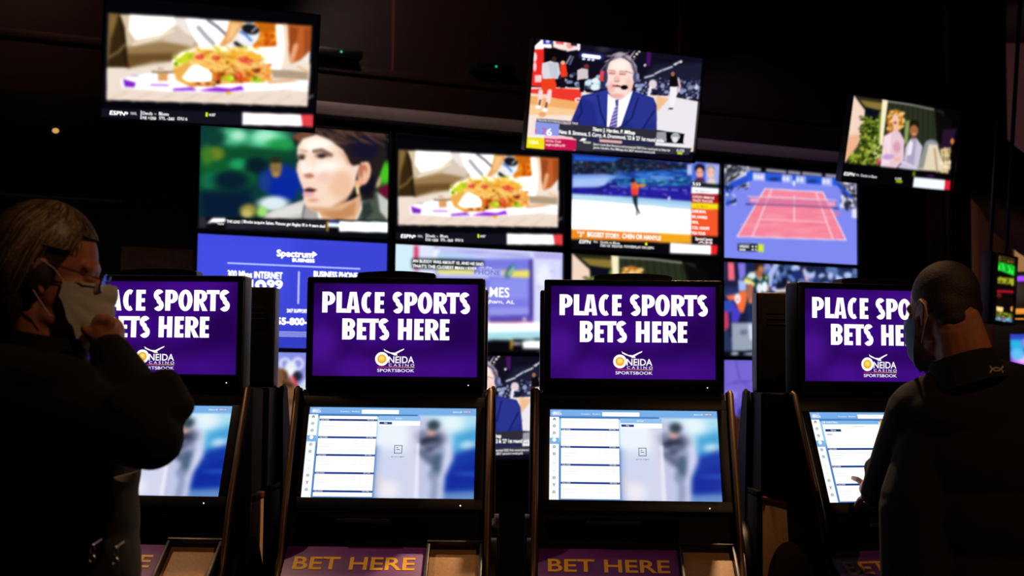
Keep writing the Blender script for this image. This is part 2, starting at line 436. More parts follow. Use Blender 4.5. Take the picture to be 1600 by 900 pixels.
    c.L([(352, 462), (478, 464)], 12, '#7a5c3c', 8)
    c.L([(372, 448), (470, 448)], 20, '#f7e4d8', 10)
    c.L([(385, 440), (420, 441)], 7, '#b7704a', 6)
    c.E(835, 606, 18, 12, '#f2b13a', 6)
    c.L([(1180, 595), (1360, 578)], 4, '#c9bcc8', 6)
    # taco, measured on a closer sheet
    c.sheet(260, 60, 8.889, 150, 0, 4.0917)
    c.P([(50, 310), (180, 200), (320, 165), (480, 120), (640, 115), (800, 150), (1000, 160), (1220, 220), (1340, 290), (1280, 360), (1330, 420), (1450, 500), (1420, 590), (1300, 640), (900, 640), (660, 670), (300, 690), (110, 590), (60, 420)], '#f3ae48', 14)
    c.P([(50, 310), (180, 195), (330, 165), (480, 112), (660, 105), (900, 150), (1180, 195), (700, 190), (480, 160), (300, 200), (120, 300), (90, 420), (60, 420)], '#fffbe0', 16, k=1.1)
    c.P([(70, 400), (110, 300), (260, 190), (360, 230), (330, 300), (200, 350), (110, 420)], '#cfdc25', 20)
    c.N(5, 26, (80, 210, 330, 400), 22, 13, ['#e7ea4a', '#8fb814', '#f6f2a0', '#b7cc1e'], 12)
    c.E(100, 360, 20, 24, '#4c8a10', 12)
    c.N(6, 60, (380, 140, 1280, 330), 52, 15, ['#ffc94e', '#f4a42e', '#ffdb72', '#e8c83a', '#d8d03a'], 14, rot=35)
    c.P([(720, 200), (1050, 215), (1330, 285), (1250, 320), (1000, 260)], '#f7b524', 16)
    for x, y, rx, ry in ((440, 265, 66, 46), (660, 280, 58, 40), (1040, 310, 88, 50), (1000, 530, 66, 80), (1130, 350, 60, 50)):
        c.E(x, y, rx, ry, '#e5482a', 16); c.E(x-15, y-14, rx*.45, ry*.4, '#f47a58', 16)
    c.E(415, 225, 24, 18, '#ffd9d0', 14)
    c.N(8, 70, (540, 380, 1400, 620), 52, 26, ['#d9671a', '#f0973a', '#b64e12', '#f8b85a', '#e07d28', '#8e3a0c'], 14, rot=30)
    c.N(9, 34, (320, 330, 900, 470), 60, 18, ['#ffc45c', '#f6a93c', '#ffd98c'], 14, rot=20)
    for p in ([(420, 330), (560, 320), (600, 220), (720, 240), (760, 330)], [(750, 300), (900, 270), (1070, 245)], [(930, 330), (1020, 400), (1120, 440), (1220, 375)], [(920, 350), (1000, 440), (1060, 540)], [(560, 420), (700, 380), (830, 430), (820, 510)], [(370, 330), (470, 350), (640, 345)], [(1120, 440), (1200, 420), (1280, 400)]):
        c.L(p, 34, '#ffc85e', 16); c.L(p, 10, '#ffe6a4', 10, .7)
    c.P([(120, 590), (150, 440), (260, 360), (320, 370), (270, 460), (230, 600)], '#eeb055', 20)
    c.P([(250, 480), (310, 400), (400, 370), (520, 440), (600, 500), (600, 610), (420, 630), (260, 610), (190, 560)], '#fffdfb', 20, k=1.25)
    c.P([(270, 660), (330, 620), (640, 620), (640, 680), (560, 690)], '#c26a1e', 14)
    c.N(10, 24, (290, 625, 650, 680), 20, 14, ['#f0a840', '#7a3c0c', '#d98026', '#ffd080'], 8)
    c.E(690, 630, 34, 24, '#2a1204', 12)
    c.E(700, 570, 34, 44, '#c4421a', 14)
    c.E(860, 580, 62, 54, '#b9d61a', 12); c.E(880, 570, 26, 28, '#dfee5a', 12); c.E(765, 570, 26, 30, '#9cc414', 10)
    c.E(1220, 580, 66, 52, '#c4dc28', 14); c.E(1210, 585, 24, 18, '#3f8a10', 10); c.E(1250, 625, 70, 22, '#a4cc1c', 10)
    c.E(1240, 470, 44, 34, '#6a180a', 14); c.E(1240, 415, 18, 28, '#ffd9a4', 10)
    c.N(11, 16, (1280, 380, 1430, 600), 40, 18, ['#f6a642', '#e8702a', '#ffc878'], 12, rot=30)
    rr = random.Random(77)
    for i in range(70):
        x, y = rr.uniform(420, 1300), rr.uniform(150, 560); an = rr.uniform(-.5, .9); l = rr.uniform(50, 130)
        if y > 150+abs(x-750)*.25 and not (200 < x < 620 and y > 380): c.L([(x, y), (x+l*math.cos(an), y+l*math.sin(an)*.6)], rr.uniform(12, 24), rr.choice(['#ffd070', '#f7b23c', '#e8922a', '#ffe08c', '#b8581a', '#d97420']), 9, .85)
    for x, y, rx, ry in ((440, 262, 50, 34), (660, 282, 46, 30), (1050, 312, 60, 34), (985, 545, 46, 50)): c.E(x, y, rx, ry, '#e5482a', 14); c.E(x-12, y-10, rx*.4, ry*.35, '#f8927c', 12)
    for x, y in ((640, 600), (760, 500), (820, 350), (920, 470), (1120, 510), (1180, 460), (560, 640), (420, 640)): c.E(x, y, rr.uniform(12, 26), rr.uniform(8, 16), '#6a2408', 10, .8)
    # ticker
    c.sheet(150, 0, 4.0917, 260, 60, 8.889)
    c.P([(10, 690), (900, 738), (1400, 765), (1400, 850), (8, 775)], '#12121f', 4)
    c.T('ESPN', 84, 733, 26, '#ffffff', .03, wid=95, shear=.2, k=1.2); c.T('+', 182, 739, 26, '#ffffff', .03, k=1.2)
    c.T('NHL', 216, 736, 18, '#e8ecf4', .02, wid=38)
    c.B(279, 712, 284, 768, '#ffffff')
    c.T('Devils', 290, 738, 20, '#ffffff', .02, wid=62, k=1.1); c.T('vs', 362, 741, 12, '#c8ccd8', .02); c.T('Blues', 392, 744, 20, '#ffffff', .02, wid=62, k=1.1)
    c.T('NJ +200', 290, 767, 19, '#ffffff', .02, wid=84, k=1.1); c.T('STL -260', 394, 772, 19, '#ffffff', .02, wid=96, k=1.1); c.T('O/U 6', 508, 778, 19, '#ffffff', .02, wid=64, k=1.1)
    c.B(690, 734, 704, 760, '#d8ee10'); c.T('6:07', 712, 757, 17, '#ffffff', .02, k=1.1)
    c.P([(928, 739), (1316, 762), (1328, 842), (928, 822)], '#fff8f8', 4, k=1.12)

    c.P([(1316, 762), (1400, 764), (1398, 850), (1328, 842)], '#e8404a', 4)
    return c.mesh()

def pic_woman():
    c = Pic([(313.2, 183.7), (607.5, 210), (308.6, 357.6)], (300, 190, 4.7375), bg='#050a10')
    c.P([(60, -40), (760, 0), (800, 760), (50, 730)], '#0b3a34', 10)
    c.P([(60, 200), (420, 160), (460, 460), (60, 520)], '#0e5a2c', 80)
    c.E(300, 110, 110, 70, '#4fbf86', 70); c.E(330, 105, 50, 34, '#b6ecd2', 50); c.E(540, 130, 150, 80, '#5fd49a', 80); c.E(520, 110, 70, 44, '#a8f0cc', 60)
    c.E(640, 180, 110, 50, '#1f9a4a', 60); c.E(160, 120, 80, 60, '#0c3f35', 60); c.E(460, 250, 260, 50, '#0c4a2c', 60)
    c.E(170, 240, 60, 50, '#6a7f22', 50); c.E(110, 250, 40, 70, '#3f7a26', 50)
    c.E(330, 320, 60, 40, '#1f9a5a', 50); c.E(130, 440, 60, 60, '#136a46', 60)
    c.R(60, 520, 420, 730, '#061c34', 90); c.E(280, 440, 120, 70, '#07202e', 60); c.E(460, 330, 80, 60, '#081e28', 60)
    c.E(640, 440, 150, 110, '#0a2a9c', 60); c.E(680, 520, 130, 80, '#0828a0', 60); c.E(520, 460, 40, 70, '#1a3a8c', 40)
    c.E(600, 350, 44, 66, '#8a7040', 30); c.E(600, 290, 46, 24, '#2a2a20', 24); c.E(600, 400, 26, 20, '#b08a44', 24)
    c.E(580, 620, 110, 55, '#dfeef4', 46); c.E(500, 680, 40, 40, '#9fe070', 36); c.E(400, 670, 60, 50, '#9a9040', 44); c.E(390, 690, 34, 30, '#c4b868', 30)
    c.P([(760, 500), (800, 600), (730, 620)], '#123a4a', 40)
    # right background
    c.R(1320, 300, 1460, 560, '#1f3a14', 40); c.E(1420, 400, 44, 90, '#46c41e', 40); c.E(1360, 460, 30, 50, '#c8b488', 26); c.P([(1370, 520), (1450, 480), (1450, 600), (1370, 560)], '#6a0c34', 24)
    # jacket
    c.P([(490, 740), (560, 680), (700, 630), (830, 585), (860, 640), (860, 780), (490, 760)], '#c9c6c2', 14)
    c.P([(520, 700), (700, 640), (800, 620), (790, 700), (600, 740)], '#e2e0dd', 30)
    c.P([(800, 640), (860, 610), (930, 690), (930, 780), (790, 780)], '#aba6a4', 12)
    c.L([(830, 590), (800, 680), (790, 760)], 12, '#6a6660', 14)
    c.P([(1220, 600), (1280, 540), (1360, 545), (1450, 620), (1450, 800), (1180, 800)], '#4a5548', 12)
    c.P([(1360, 550), (1450, 615), (1450, 780), (1380, 700)], '#c9ccc4', 22); c.P([(1240, 640), (1300, 620), (1330, 700), (1240, 780)], '#2c3834', 18)
    c.P([(900, 680), (940, 700), (970, 790), (920, 790)], '#fffdf4', 8); c.P([(1240, 590), (1240, 680), (1190, 790), (1165, 790), (1220, 690)], '#fdf8ee', 8)
    # neck
    c.P([(860, 640), (1000, 660), (1170, 600), (1235, 560), (1225, 690), (1170, 790), (960, 790), (915, 690)], '#e6b48c', 14)
    c.P([(920, 690), (1080, 680), (1200, 610), (1180, 720), (1050, 770)], '#c98e60', 34)
    # hair
    c.P([(725, 120), (760, 80), (900, 40), (1100, 20), (1300, 55), (1420, 130), (1440, 250), (1400, 360), (1340, 520), (1330, 600), (1240, 610), (1225, 520), (1190, 480), (1150, 340), (1110, 240), (1000, 160), (890, 110), (800, 130), (745, 200)], '#231a1c', 22)
    c.P([(900, 40), (1100, 20), (1300, 55), (1400, 120), (1240, 110), (1060, 90)], '#4a342c', 40)
    c.E(1270, 200, 110, 90, '#14122a', 60); c.E(1280, 480, 60, 90, '#0e0e1c', 30)
    c.P([(715, 110), (790, 70), (900, 50), (860, 100), (770, 150)], '#7a4a34', 30)
    c.N(21, 50, (930, 30, 1420, 160), 60, 5, ['#6a4a3c', '#1a1418', '#52382e'], 12, rot=25)
    # face
    c.P([(760, 190), (800, 130), (900, 95), (1000, 140), (1100, 215), (1150, 320), (1175, 340), (1230, 330), (1200, 420), (1185, 500), (1120, 600), (1000, 670), (880, 690), (815, 640), (800, 590), (800, 520), (770, 440), (750, 370), (755, 320), (770, 290), (755, 240)], '#fbdcc6', 12)
    c.E(900, 180, 110, 60, '#fff2e6', 60, k=1.05); c.E(990, 380, 120, 90, '#fff0e6', 90, k=1.05); c.E(820, 340, 40, 60, '#fff6ee', 30)
    c.E(1080, 480, 90, 110, '#f2c4a4', 80); c.E(960, 430, 70, 50, '#f9cdbd', 60); c.P([(830, 650), (1000, 660), (1150, 560), (1180, 500), (1120, 610), (1000, 680), (880, 690)], '#dba57e', 26)
    c.P([(1060, 215), (1120, 250), (1160, 340), (1130, 330), (1090, 260)], '#e8b79a', 26)
    c.L([(780, 215), (830, 225)], 14, '#c08a6c', 16, .8)
    c.L([(880, 225), (940, 215), (1010, 255)], 26, '#6a4434', 20, .85)
    c.E(945, 258, 52, 24, '#7a5448', 22); c.E(942, 262, 26, 13, '#2e1c1e', 12); c.E(985, 282, 34, 12, '#f4d4c4', 16)
    c.E(790, 268, 34, 24, '#8f6450', 18); c.E(790, 272, 17, 12, '#3a2420', 10)
    c.E(830, 300, 18, 44, '#ffe6d6', 16)
    c.E(845, 413, 34, 17, '#a8624c', 14); c.P([(800, 400), (850, 395), (880, 420), (830, 430)], '#c98468', 18, .7)
    c.P([(805, 515), (840, 500), (905, 522), (860, 545), (815, 545)], '#b06a66', 12); c.E(850, 524, 40, 12, '#2a1014', 10); c.E(838, 556, 44, 20, '#f0aeb4', 14)
    c.E(870, 600, 40, 16, '#e0a88e', 22)
    # ear
    c.E(1262, 400, 48, 92, '#f0b090', 10, rot=12); c.E(1250, 380, 30, 52, '#c47258', 22, rot=10); c.E(1262, 420, 12, 44, '#f6c8a8', 14); c.L([(1240, 322), (1285, 320), (1302, 370), (1290, 430)], 16, '#f8c8a4', 10)
    c.E(1212, 480, 28, 30, '#eeb08c', 12); c.L([(1205, 500), (1212, 555)], 26, '#f0d088', 8); c.L([(1203, 510), (1209, 540)], 8, '#fff4d4', 6)
    # ticker
    c.P([(40, 706), (1460, 774), (1460, 900), (40, 830)], '#08080e', 3); c.R(50, 708, 102, 788, '#2a2834', 3)
    c.P([(240, 730), (975, 765), (975, 840), (240, 800)], '#23232d', 3)
    c.P([(105, 758), (150, 718), (238, 724), (236, 748), (180, 752), (150, 748)], '#ffffff', 4, k=1.2); c.T('NOW', 184, 768, 14, '#ffffff', .03, wid=44)
    c.T('THE LEAD', 247, 754, 20, '#ffffff', .03, wid=95, k=1.15); c.B(354, 735, 357, 765, '#ffffff')
    c.T('Blocks acquire Sabes. Pistons get Bagley III in 4 team deal', 366, 760, 22, '#ffffff', .025, wid=596, k=1.15)
    c.P([(972, 765), (984, 766), (984, 842), (972, 841)], '#e0a020', 2); c.P([(986, 762), (1066, 766), (1066, 780), (986, 776)], '#3a46b0', 2); c.P([(986, 778), (1066, 782), (1066, 812), (986, 806)], '#e8f4f6', 3, k=1.1)
    c.P([(1067, 768), (1442, 784), (1442, 866), (1067, 844)], '#f4fbfa', 3, k=1.2); c.E(1340, 804, 12, 14, '#d8d4ea', 8)
    return c.mesh()

def pic_commentator():
    c = Pic([(835.8, 60.8), (1098.8, 91.2), (821.5, 231)], (800, 40, 4.0906), n=264, bg='#0c0a18')
    # arena
    c.P([(440, 100), (1240, 200), (1200, 500), (760, 440), (430, 400)], '#100e1e', 20)
    c.P([(900, 250), (1240, 240), (1210, 500), (850, 430), (800, 380)], '#1c1c34', 40)
    c.N(31, 190, (800, 340, 1210, 490), 9, 8, ['#2c2f52', '#5d6488', '#1a1c34', '#8a90b4', '#3c4268'], 6)
    c.N(32, 26, (780, 385, 1200, 480), 15, 13, ['#b4bcd8', '#8e98c0', '#d2d8ec'], 8)
    for q in ([(845, 335), (900, 320)], [(910, 310), (960, 285)], [(965, 285), (1020, 265)], [(1035, 250), (1080, 228)]): c.L(q, 20, '#5a5c70', 9, .9); c.L(q, 7, '#c9ccd8', 5)
    for x, y, r in ((805, 163, 8), (789, 180, 8), (773, 198, 6), (1078, 232, 8), (1044, 248, 7), (843, 254, 8)): c.E(x, y, r, r, '#d8d4d0', 5)
    c.P([(855, 165), (885, 165), (875, 260), (850, 260)], '#44145c', 12)
    c.E(575, 150, 40, 20, '#2c2838', 30)
    c.L([(450, 190), (548, 202)], 22, '#dfe6ff', 10, k=1.3); c.L([(440, 186), (560, 200)], 40, '#3a4ac0', 26, .5); c.L([(450, 190), (548, 202)], 18, '#eef2ff', 8, k=1.35)
    for x in (452, 484, 510): c.E(x, 212+(x-452)*.1, 10, 7, '#e8f0ff', 5)
    c.N(33, 40, (290, 300, 600, 400), 16, 10, ['#5a6688', '#aeb6d0', '#2a3050', '#7c86ac'], 7)
    c.N(34, 14, (470, 340, 600, 405), 22, 16, ['#cfeaf4', '#9fc4d8', '#e8f4fa'], 10)
    # court
    c.P([(118, 400), (300, 395), (440, 400), (470, 430), (1000, 460), (1195, 500), (1170, 840), (70, 780)], '#f8e6dc', 8)
    c.P([(118, 440), (260, 430), (430, 490), (420, 570), (100, 560)], '#f4b068', 20); c.P([(105, 500), (430, 545), (420, 580), (100, 568)], '#fbcf9a', 20)
    c.P([(920, 455), (1010, 480), (1005, 545), (920, 560)], '#f2c090', 18); c.P([(1010, 470), (1195, 502), (1170, 800), (925, 720), (930, 560)], '#eeeaf0', 14)
    c.P([(118, 392), (280, 396), (450, 406), (440, 440), (118, 420)], '#ffd6d4', 8)
    c.P([(118, 405), (290, 400), (440, 410), (430, 492), (300, 470), (118, 430)], '#f0392c', 8); c.E(415, 478, 20, 15, '#ffe4de', 6); c.E(415, 478, 9, 7, '#f0392c', 5)
    c.P([(118, 432), (250, 440), (250, 470), (118, 446)], '#f8dcc8', 14)
    # basket and stanchion
    c.P([(150, 130), (190, 90), (240, 85), (255, 140), (200, 150), (150, 165)], '#fdf2f0', 8, k=1.1); c.P([(200, 86), (258, 84), (258, 118), (200, 118)], '#2a34a8', 6); c.E(229, 100, 12, 10, '#cfd8ff', 6)
    c.P([(262, 84), (420, 100), (430, 150), (340, 165), (262, 135)], '#ffe9e6', 8); c.P([(275, 90), (330, 95), (325, 120), (280, 115)], '#e65a5a', 10); c.E(365, 125, 22, 22, '#f4a498', 12)
    c.P([(370, 98), (412, 104), (410, 130), (372, 126)], '#1a1424', 4); c.L([(425, 104), (420, 152)], 12, '#fff', 5)
    c.P([(205, 138), (345, 158), (350, 230), (205, 225)], '#070408', 10)
    c.P([(140, 150), (205, 148), (205, 390), (128, 385)], '#ee2a26', 7); c.E(150, 200, 12, 30, '#ffe0e0', 8); c.E(150, 260, 10, 30, '#ffd0d4', 8); c.R(150, 315, 192, 360, '#fbd2d4', 8)
    c.L([(370, 195), (345, 240)], 12, '#7a8098', 8); c.L([(385, 200), (365, 245)], 12, '#5a6080', 8)
    # players
    c.P([(195, 240), (245, 225), (295, 238), (305, 300), (290, 340), (200, 340), (192, 300)], '#dcdde4', 7); c.P([(230, 235), (290, 240), (290, 330), (250, 330)], '#c8ccd4', 14)
    c.P([(188, 345), (270, 335), (282, 380), (275, 420), (190, 415)], '#f2401e', 7); c.L([(185, 420), (180, 500)], 26, '#ffdce0', 9); c.L([(240, 420), (230, 490)], 26, '#ffdce0', 9)
    c.L([(182, 478), (176, 510)], 14, '#8a5030', 8); c.L([(222, 495), (216, 525)], 14, '#8a5030', 8); c.E(170, 520, 18, 12, '#fff', 6); c.E(210, 540, 18, 14, '#fff', 6); c.E(195, 568, 22, 18, '#f4a870', 12)
    c.E(268, 215, 14, 18, '#3c2418', 7)
    c.P([(305, 245), (340, 240), (350, 325), (310, 330)], '#f23a1c', 6); c.E(322, 236, 13, 12, '#f8b49a', 5); c.R(305, 330, 335, 400, '#120c14', 6)
    c.P([(412, 285), (440, 272), (478, 280), (480, 340), (412, 350)], '#d6c8d0', 6); c.P([(422, 345), (462, 340), (452, 428), (428, 425)], '#0c0a10', 5); c.E(468, 262, 16, 16, '#7a2830', 7)
    c.E(570, 310, 16, 24, '#f0405a', 7); c.E(566, 342, 15, 15, '#f43c34', 6); c.R(556, 355, 590, 410, '#2a2c58', 10)
    c.E(895, 380, 26, 30, '#e8d4dc', 12); c.L([(880, 400), (870, 450)], 16, '#f4eef4', 8)
    c.P([(1010, 325), (1045, 320), (1062, 350), (1058, 400), (1000, 400)], '#0e0a0c', 5); c.E(1026, 313, 12, 15, '#a06a48', 5); c.L([(1065, 350), (1075, 400), (1050, 450)], 12, '#f0c0c4', 8)
    c.P([(1010, 398), (1058, 400), (1050, 480), (1030, 548), (1005, 545)], '#f6f4f6', 5); c.E(1015, 545, 16, 6, '#1a1418', 5)
    # commentator
    c.P([(375, 610), (420, 500), (440, 450), (610, 410), (760, 420), (900, 470), (922, 520), (925, 720), (380, 680)], '#232c86', 8)
    c.P([(440, 460), (600, 420), (600, 640), (540, 640), (520, 500)], '#2c3896', 30); c.P([(780, 440), (900, 480), (920, 620), (800, 690), (720, 600)], '#2a3590', 30)
    c.L([(540, 450), (560, 560), (590, 640)], 10, '#141a58', 14); c.L([(800, 470), (760, 600), (690, 670)], 10, '#141a58', 14); c.L([(905, 560), (830, 680)], 12, '#161c60', 14); c.L([(430, 480), (440, 560), (410, 610)], 8, '#141a58', 14)
    c.P([(605, 440), (655, 470), (690, 480), (765, 420), (740, 500), (690, 650), (660, 668), (600, 665)], '#fbf8ff', 7, k=1.1)
    c.P([(650, 480), (675, 478), (672, 520), (655, 520)], '#54499c', 4); c.P([(655, 520), (672, 518), (665, 660), (612, 660), (630, 590)], '#5a50a8', 5)
    for i in range(6): c.L([(618+i*4, 650-i*22), (668-i, 632-i*22)], 6, '#c4bee8', 4)
    # head
    c.P([(592, 250), (640, 180), (690, 165), (750, 200), (790, 260), (795, 340), (770, 380), (590, 360)], '#8a7c90', 10)
    c.P([(620, 215), (680, 172), (740, 190), (785, 260), (760, 270), (700, 215)], '#a89cac', 14); c.N(36, 16, (610, 175, 770, 250), 30, 4, ['#6a5e72', '#c0b6c4', '#7a6c80'], 8, rot=-30)
    c.P([(598, 290), (620, 230), (680, 205), (735, 225), (765, 290), (770, 360), (755, 430), (700, 478), (650, 475), (610, 430), (596, 360)], '#ffdfd6', 9)
    c.E(680, 255, 60, 38, '#fff2e8', 40); c.E(625, 400, 22, 34, '#f4bcb0', 24); c.E(740, 380, 22, 44, '#f8cabc', 24)
    for x, y in ((630, 303), (698, 308)): c.E(x, y, 27, 14, '#f0b6ac', 14); c.L([(x-18, y+3), (x+18, y+5)], 6, '#a8685e', 6)
    c.L([(610, 285), (650, 290)], 7, '#d09a8c', 8); c.L([(680, 292), (725, 295)], 7, '#d09a8c', 8); c.L([(720, 292), (760, 308)], 4, '#7a6068', 4)
    c.E(662, 345, 20, 24, '#f6c0b4', 14); c.L([(648, 358), (676, 360)], 6, '#c07a6c', 8)
    c.L([(640, 388), (680, 392)], 13, '#b05a5a', 9); c.E(660, 455, 44, 16, '#f0b0a8', 18)
    c.L([(660, 386), (705, 395)], 6, '#0a0a10', 3); c.E(710, 399, 24, 16, '#08080c', 5)
    c.L([(592, 300), (600, 240), (640, 200)], 13, '#4a4658', 7); c.L([(700, 195), (760, 240), (782, 300)], 12, '#5c5468', 8); c.E(590, 330, 14, 44, '#3c3a58', 8); c.E(785, 335, 20, 34, '#4c4e7a', 10); c.E(796, 330, 10, 24, '#8a8cb8', 10); c.L([(560, 290), (595, 245)], 10, '#5a5468', 8)
    c.L([(560, 745), (690, 760)], 22, '#eeb4a8', 12)
    # captions
    c.P([(82, 700), (160, 705), (160, 620), (300, 630), (300, 720), (410, 740), (400, 810), (78, 778)], '#f6eef4', 4)
    c.P([(420, 640), (925, 685), (1110, 715), (1100, 780), (1160, 815), (1140, 860), (400, 808), (405, 735), (290, 700), (300, 632)], '#34323e', 4)
    c.P([(300, 632), (930, 690), (915, 790), (295, 705)], '#2c2b38', 4, .75); c.P([(420, 725), (900, 760), (910, 790), (560, 770)], '#1f2350', 10, .8); c.L([(560, 748), (690, 762)], 18, '#f0b8ac', 10)
    c.P([(925, 700), (985, 700), (1005, 770), (918, 765)], '#9c9aa4', 10); c.P([(985, 708), (1108, 714), (1102, 782), (990, 772)], '#05060a', 3)
    c.E(1048, 735, 30, 26, '#c4c8d0', 6); c.P([(1020, 740), (1078, 742), (1048, 778)], '#b4b8c0', 5); c.E(1046, 755, 19, 19, '#e6e8ee', 4); c.T('NETS', 1024, 731, 14, '#3a3c44', .02, wid=48)
    c.P([(915, 768), (1100, 786), (1160, 792), (1160, 815), (915, 790)], '#f0ecf4', 4)
    c.P([(158, 594), (424, 620), (420, 640), (158, 616)], '#15131c', 3); c.T('DEADLINE PROPOSED BLOCKBUSTER TRADE', 165, 610, 13, '#f4f0f8', .03, wid=252)
    c.P([(152, 616), (302, 630), (294, 712), (150, 695)], '#8c9ae4', 3); c.T('7', 190, 694, 38, '#e030b0', .03, wid=24); c.T('6', 218, 702, 44, '#ffffff', .03, wid=34, k=1.1); c.P([(150, 660), (156, 660), (156, 696), (150, 695)], '#e83aa8', 2)
    c.L([(215, 712), (375, 728)], 18, '#ffc4d8', 10)
    c.P([(82, 710), (208, 722), (204, 796), (78, 780)], '#f2e21a', 3); c.T('NBA', 112, 756, 26, '#fff6b0', .03, wid=60, k=1.1)
    c.P([(208, 722), (408, 738), (402, 808), (204, 795)], '#cc1450', 3); c.T('All-Star Draft', 214, 745, 15, '#ffd6e4', .02, wid=96); c.T('tonight on ESPN at 7ET', 214, 770, 15, '#fff', .02, wid=122)
    c.T('76ers: J. Harden, P. Millsap', 508, 682, 24, '#ffffff', .03, wid=275, k=1.15)
    c.T("Nets: B. Simmons, S. Curry, A. Drummond, '22 & '27 1st round picks", 298, 694, 25, '#ffffff', .025, wid=676, k=1.15)
    c.P([(425, 745), (445, 728), (470, 732), (460, 748)], '#fff', 4); c.T('NOW', 450, 762, 14, '#fff', .03, wid=48)
    c.T('Sixers trade Ben Simmons and protected 2022 first round pick to Nets for', 512, 776, 15, '#ffffff', .02, wid=505)
    c.T('James Harden, Paul Millsap and 2027 second round pick', 512, 798, 15, '#ffffff', .02, wid=404)
    c.T('6:08', 1056, 836, 20, '#d8d8dc', .04, wid=52); c.P([(1064, 838), (1098, 842), (1096, 856), (1062, 852)], '#c6d820', 4)
    return c.mesh(soft=0)
def pic_couple():
    c = Pic([(1333, 148.9), (1505.1, 173.2), (1314.9, 281.6)], (1290, 120, 4.5), bg='#040306')
    c.P([(205, 130), (760, 225), (830, 240), (890, 420), (880, 706), (135, 604)], '#20241a', 8)
    c.P([(205, 128), (280, 235), (265, 420), (140, 606)], '#f6d8c4', 5); c.P([(160, 420), (250, 400), (230, 490), (140, 606)], '#f2b48c', 30)
    c.P([(235, 150), (400, 185), (395, 235), (290, 215)], '#8a7434', 6); c.P([(235, 150), (400, 160), (400, 185), (240, 162)], '#34301c', 6)
    c.P([(285, 210), (385, 240), (370, 330), (285, 290)], '#0c0c1c', 8)
    c.P([(255, 400), (290, 270), (340, 330), (385, 240), (395, 480), (380, 625), (170, 606), (235, 500)], '#3a4a12', 14)
    c.N(41, 200, (250, 280, 390, 620), 13, 8, ['#8fa02c', '#2a3a0c', '#5c7218', '#b4c050', '#1c2808'], 5)
    c.N(42, 70, (175, 540, 300, 620), 13, 8, ['#8fa02c', '#2a3a0c', '#5c7218', '#b4c050'], 5); c.N(43, 20, (340, 430, 400, 600), 6, 5, ['#f2f0d8', '#e8e2c0'], 4)
    c.P([(400, 158), (438, 165), (400, 480), (372, 475)], '#fdf2c8', 6); c.L([(385, 250), (375, 470)], 10, '#7a9a30', 12)
    c.P([(440, 168), (765, 228), (770, 330), (780, 480), (660, 560), (545, 480), (430, 300)], '#2a3020', 8)
    for i in range(9): c.L([(470+i*36, 180+i*6), (465+i*36, 480)], 5, '#181c12', 8)
    c.L([(440, 172), (600, 195), (760, 230)], 9, '#aeb0a0', 6)
    c.P([(560, 310), (590, 310), (575, 480), (550, 480)], '#8aa45c', 16)
    c.P([(770, 235), (890, 300), (890, 520), (790, 480)], '#0a0808', 20)
    c.P([(830, 380), (930, 370), (890, 520), (810, 520)], '#26142c', 20)
    # woman
    c.E(490, 310, 60, 80, '#c07a28', 10); c.N(44, 50, (435, 245, 548, 400), 14, 10, ['#e8a848', '#a05c18', '#f4c878', '#8a4a10'], 7)
    c.E(490, 310, 24, 50, '#f8c8a8', 9); c.E(488, 325, 12, 8, '#a03a3a', 5); c.P([(474, 350), (510, 350), (510, 400), (474, 400)], '#f4c0a4', 8)
    c.P([(410, 420), (470, 385), (520, 390), (552, 450), (550, 590), (490, 660), (385, 640)], '#ecc8d4', 8); c.P([(410, 420), (460, 400), (450, 620), (390, 630)], '#f8dfe8', 20); c.E(500, 500, 26, 40, '#d8a0b4', 20)
    c.L([(410, 480), (440, 580), (500, 590)], 26, '#f6d2dc', 10); c.E(440, 570, 44, 20, '#c8a4d4', 14); c.E(500, 590, 22, 10, '#f0b494', 8); c.E(370, 602, 14, 16, '#e83a6a', 6)
    # man
    c.E(624, 335, 34, 30, '#1c120c', 7); c.E(620, 385, 30, 44, '#a8683c', 8); c.E(622, 410, 14, 8, '#f8ece0', 5); c.E(620, 420, 22, 14, '#8c4e2c', 10, .6)
    c.P([(560, 500), (600, 440), (640, 440), (682, 500), (650, 680), (505, 650), (550, 600)], '#cfc6dc', 8); c.P([(600, 440), (640, 440), (620, 640), (560, 640)], '#aea2c0', 22); c.P([(590, 450), (615, 470), (600, 560), (570, 560)], '#f4f0fa', 12)
    c.L([(540, 610), (620, 650)], 24, '#d8cfe4', 10)
    # bride's back
    c.E(745, 490, 50, 40, '#8a96a4', 16); c.P([(720, 480), (790, 490), (850, 690), (640, 670)], '#e8d8bc', 14); c.P([(690, 500), (730, 470), (690, 660), (645, 665)], '#8e948e', 18); c.L([(770, 520), (790, 690)], 14, '#b89c74', 14)
    c.P([(810, 520), (885, 510), (870, 705), (830, 695)], '#d8c090', 12); c.N(45, 24, (815, 520, 880, 690), 12, 20, ['#f8e8c8', '#a88c5c', '#e0c894'], 8); c.E(898, 465, 14, 22, '#d8783c', 8)
    c.P([(80, 600), (135, 604), (880, 706), (900, 826), (80, 745)], '#040305', 3)
    c.T('ESPN', 134, 693, 24, '#ffffff', .03, wid=70, shear=.2, k=1.1); c.T('NHL', 216, 699, 14, '#eee', .02, wid=22); c.T('Devils vs Blues', 250, 706, 18, '#dfe4ee', .03, wid=110)
    c.T('6:08', 486, 735, 16, '#d8dcc8', .03, wid=44); c.P([(494, 738), (540, 744), (536, 762), (492, 756)], '#b4d020', 4); c.P([(612, 680), (632, 680), (630, 720), (610, 716)], '#6a7a10', 5); c.E(740, 718, 30, 10, '#3c1450', 10)
    c.P([(622, 722), (848, 752), (842, 826), (614, 796)], '#eef2fc', 3, k=1.05); c.P([(848, 752), (888, 758), (882, 828), (842, 826)], '#e4203c', 3)
    return c.mesh()

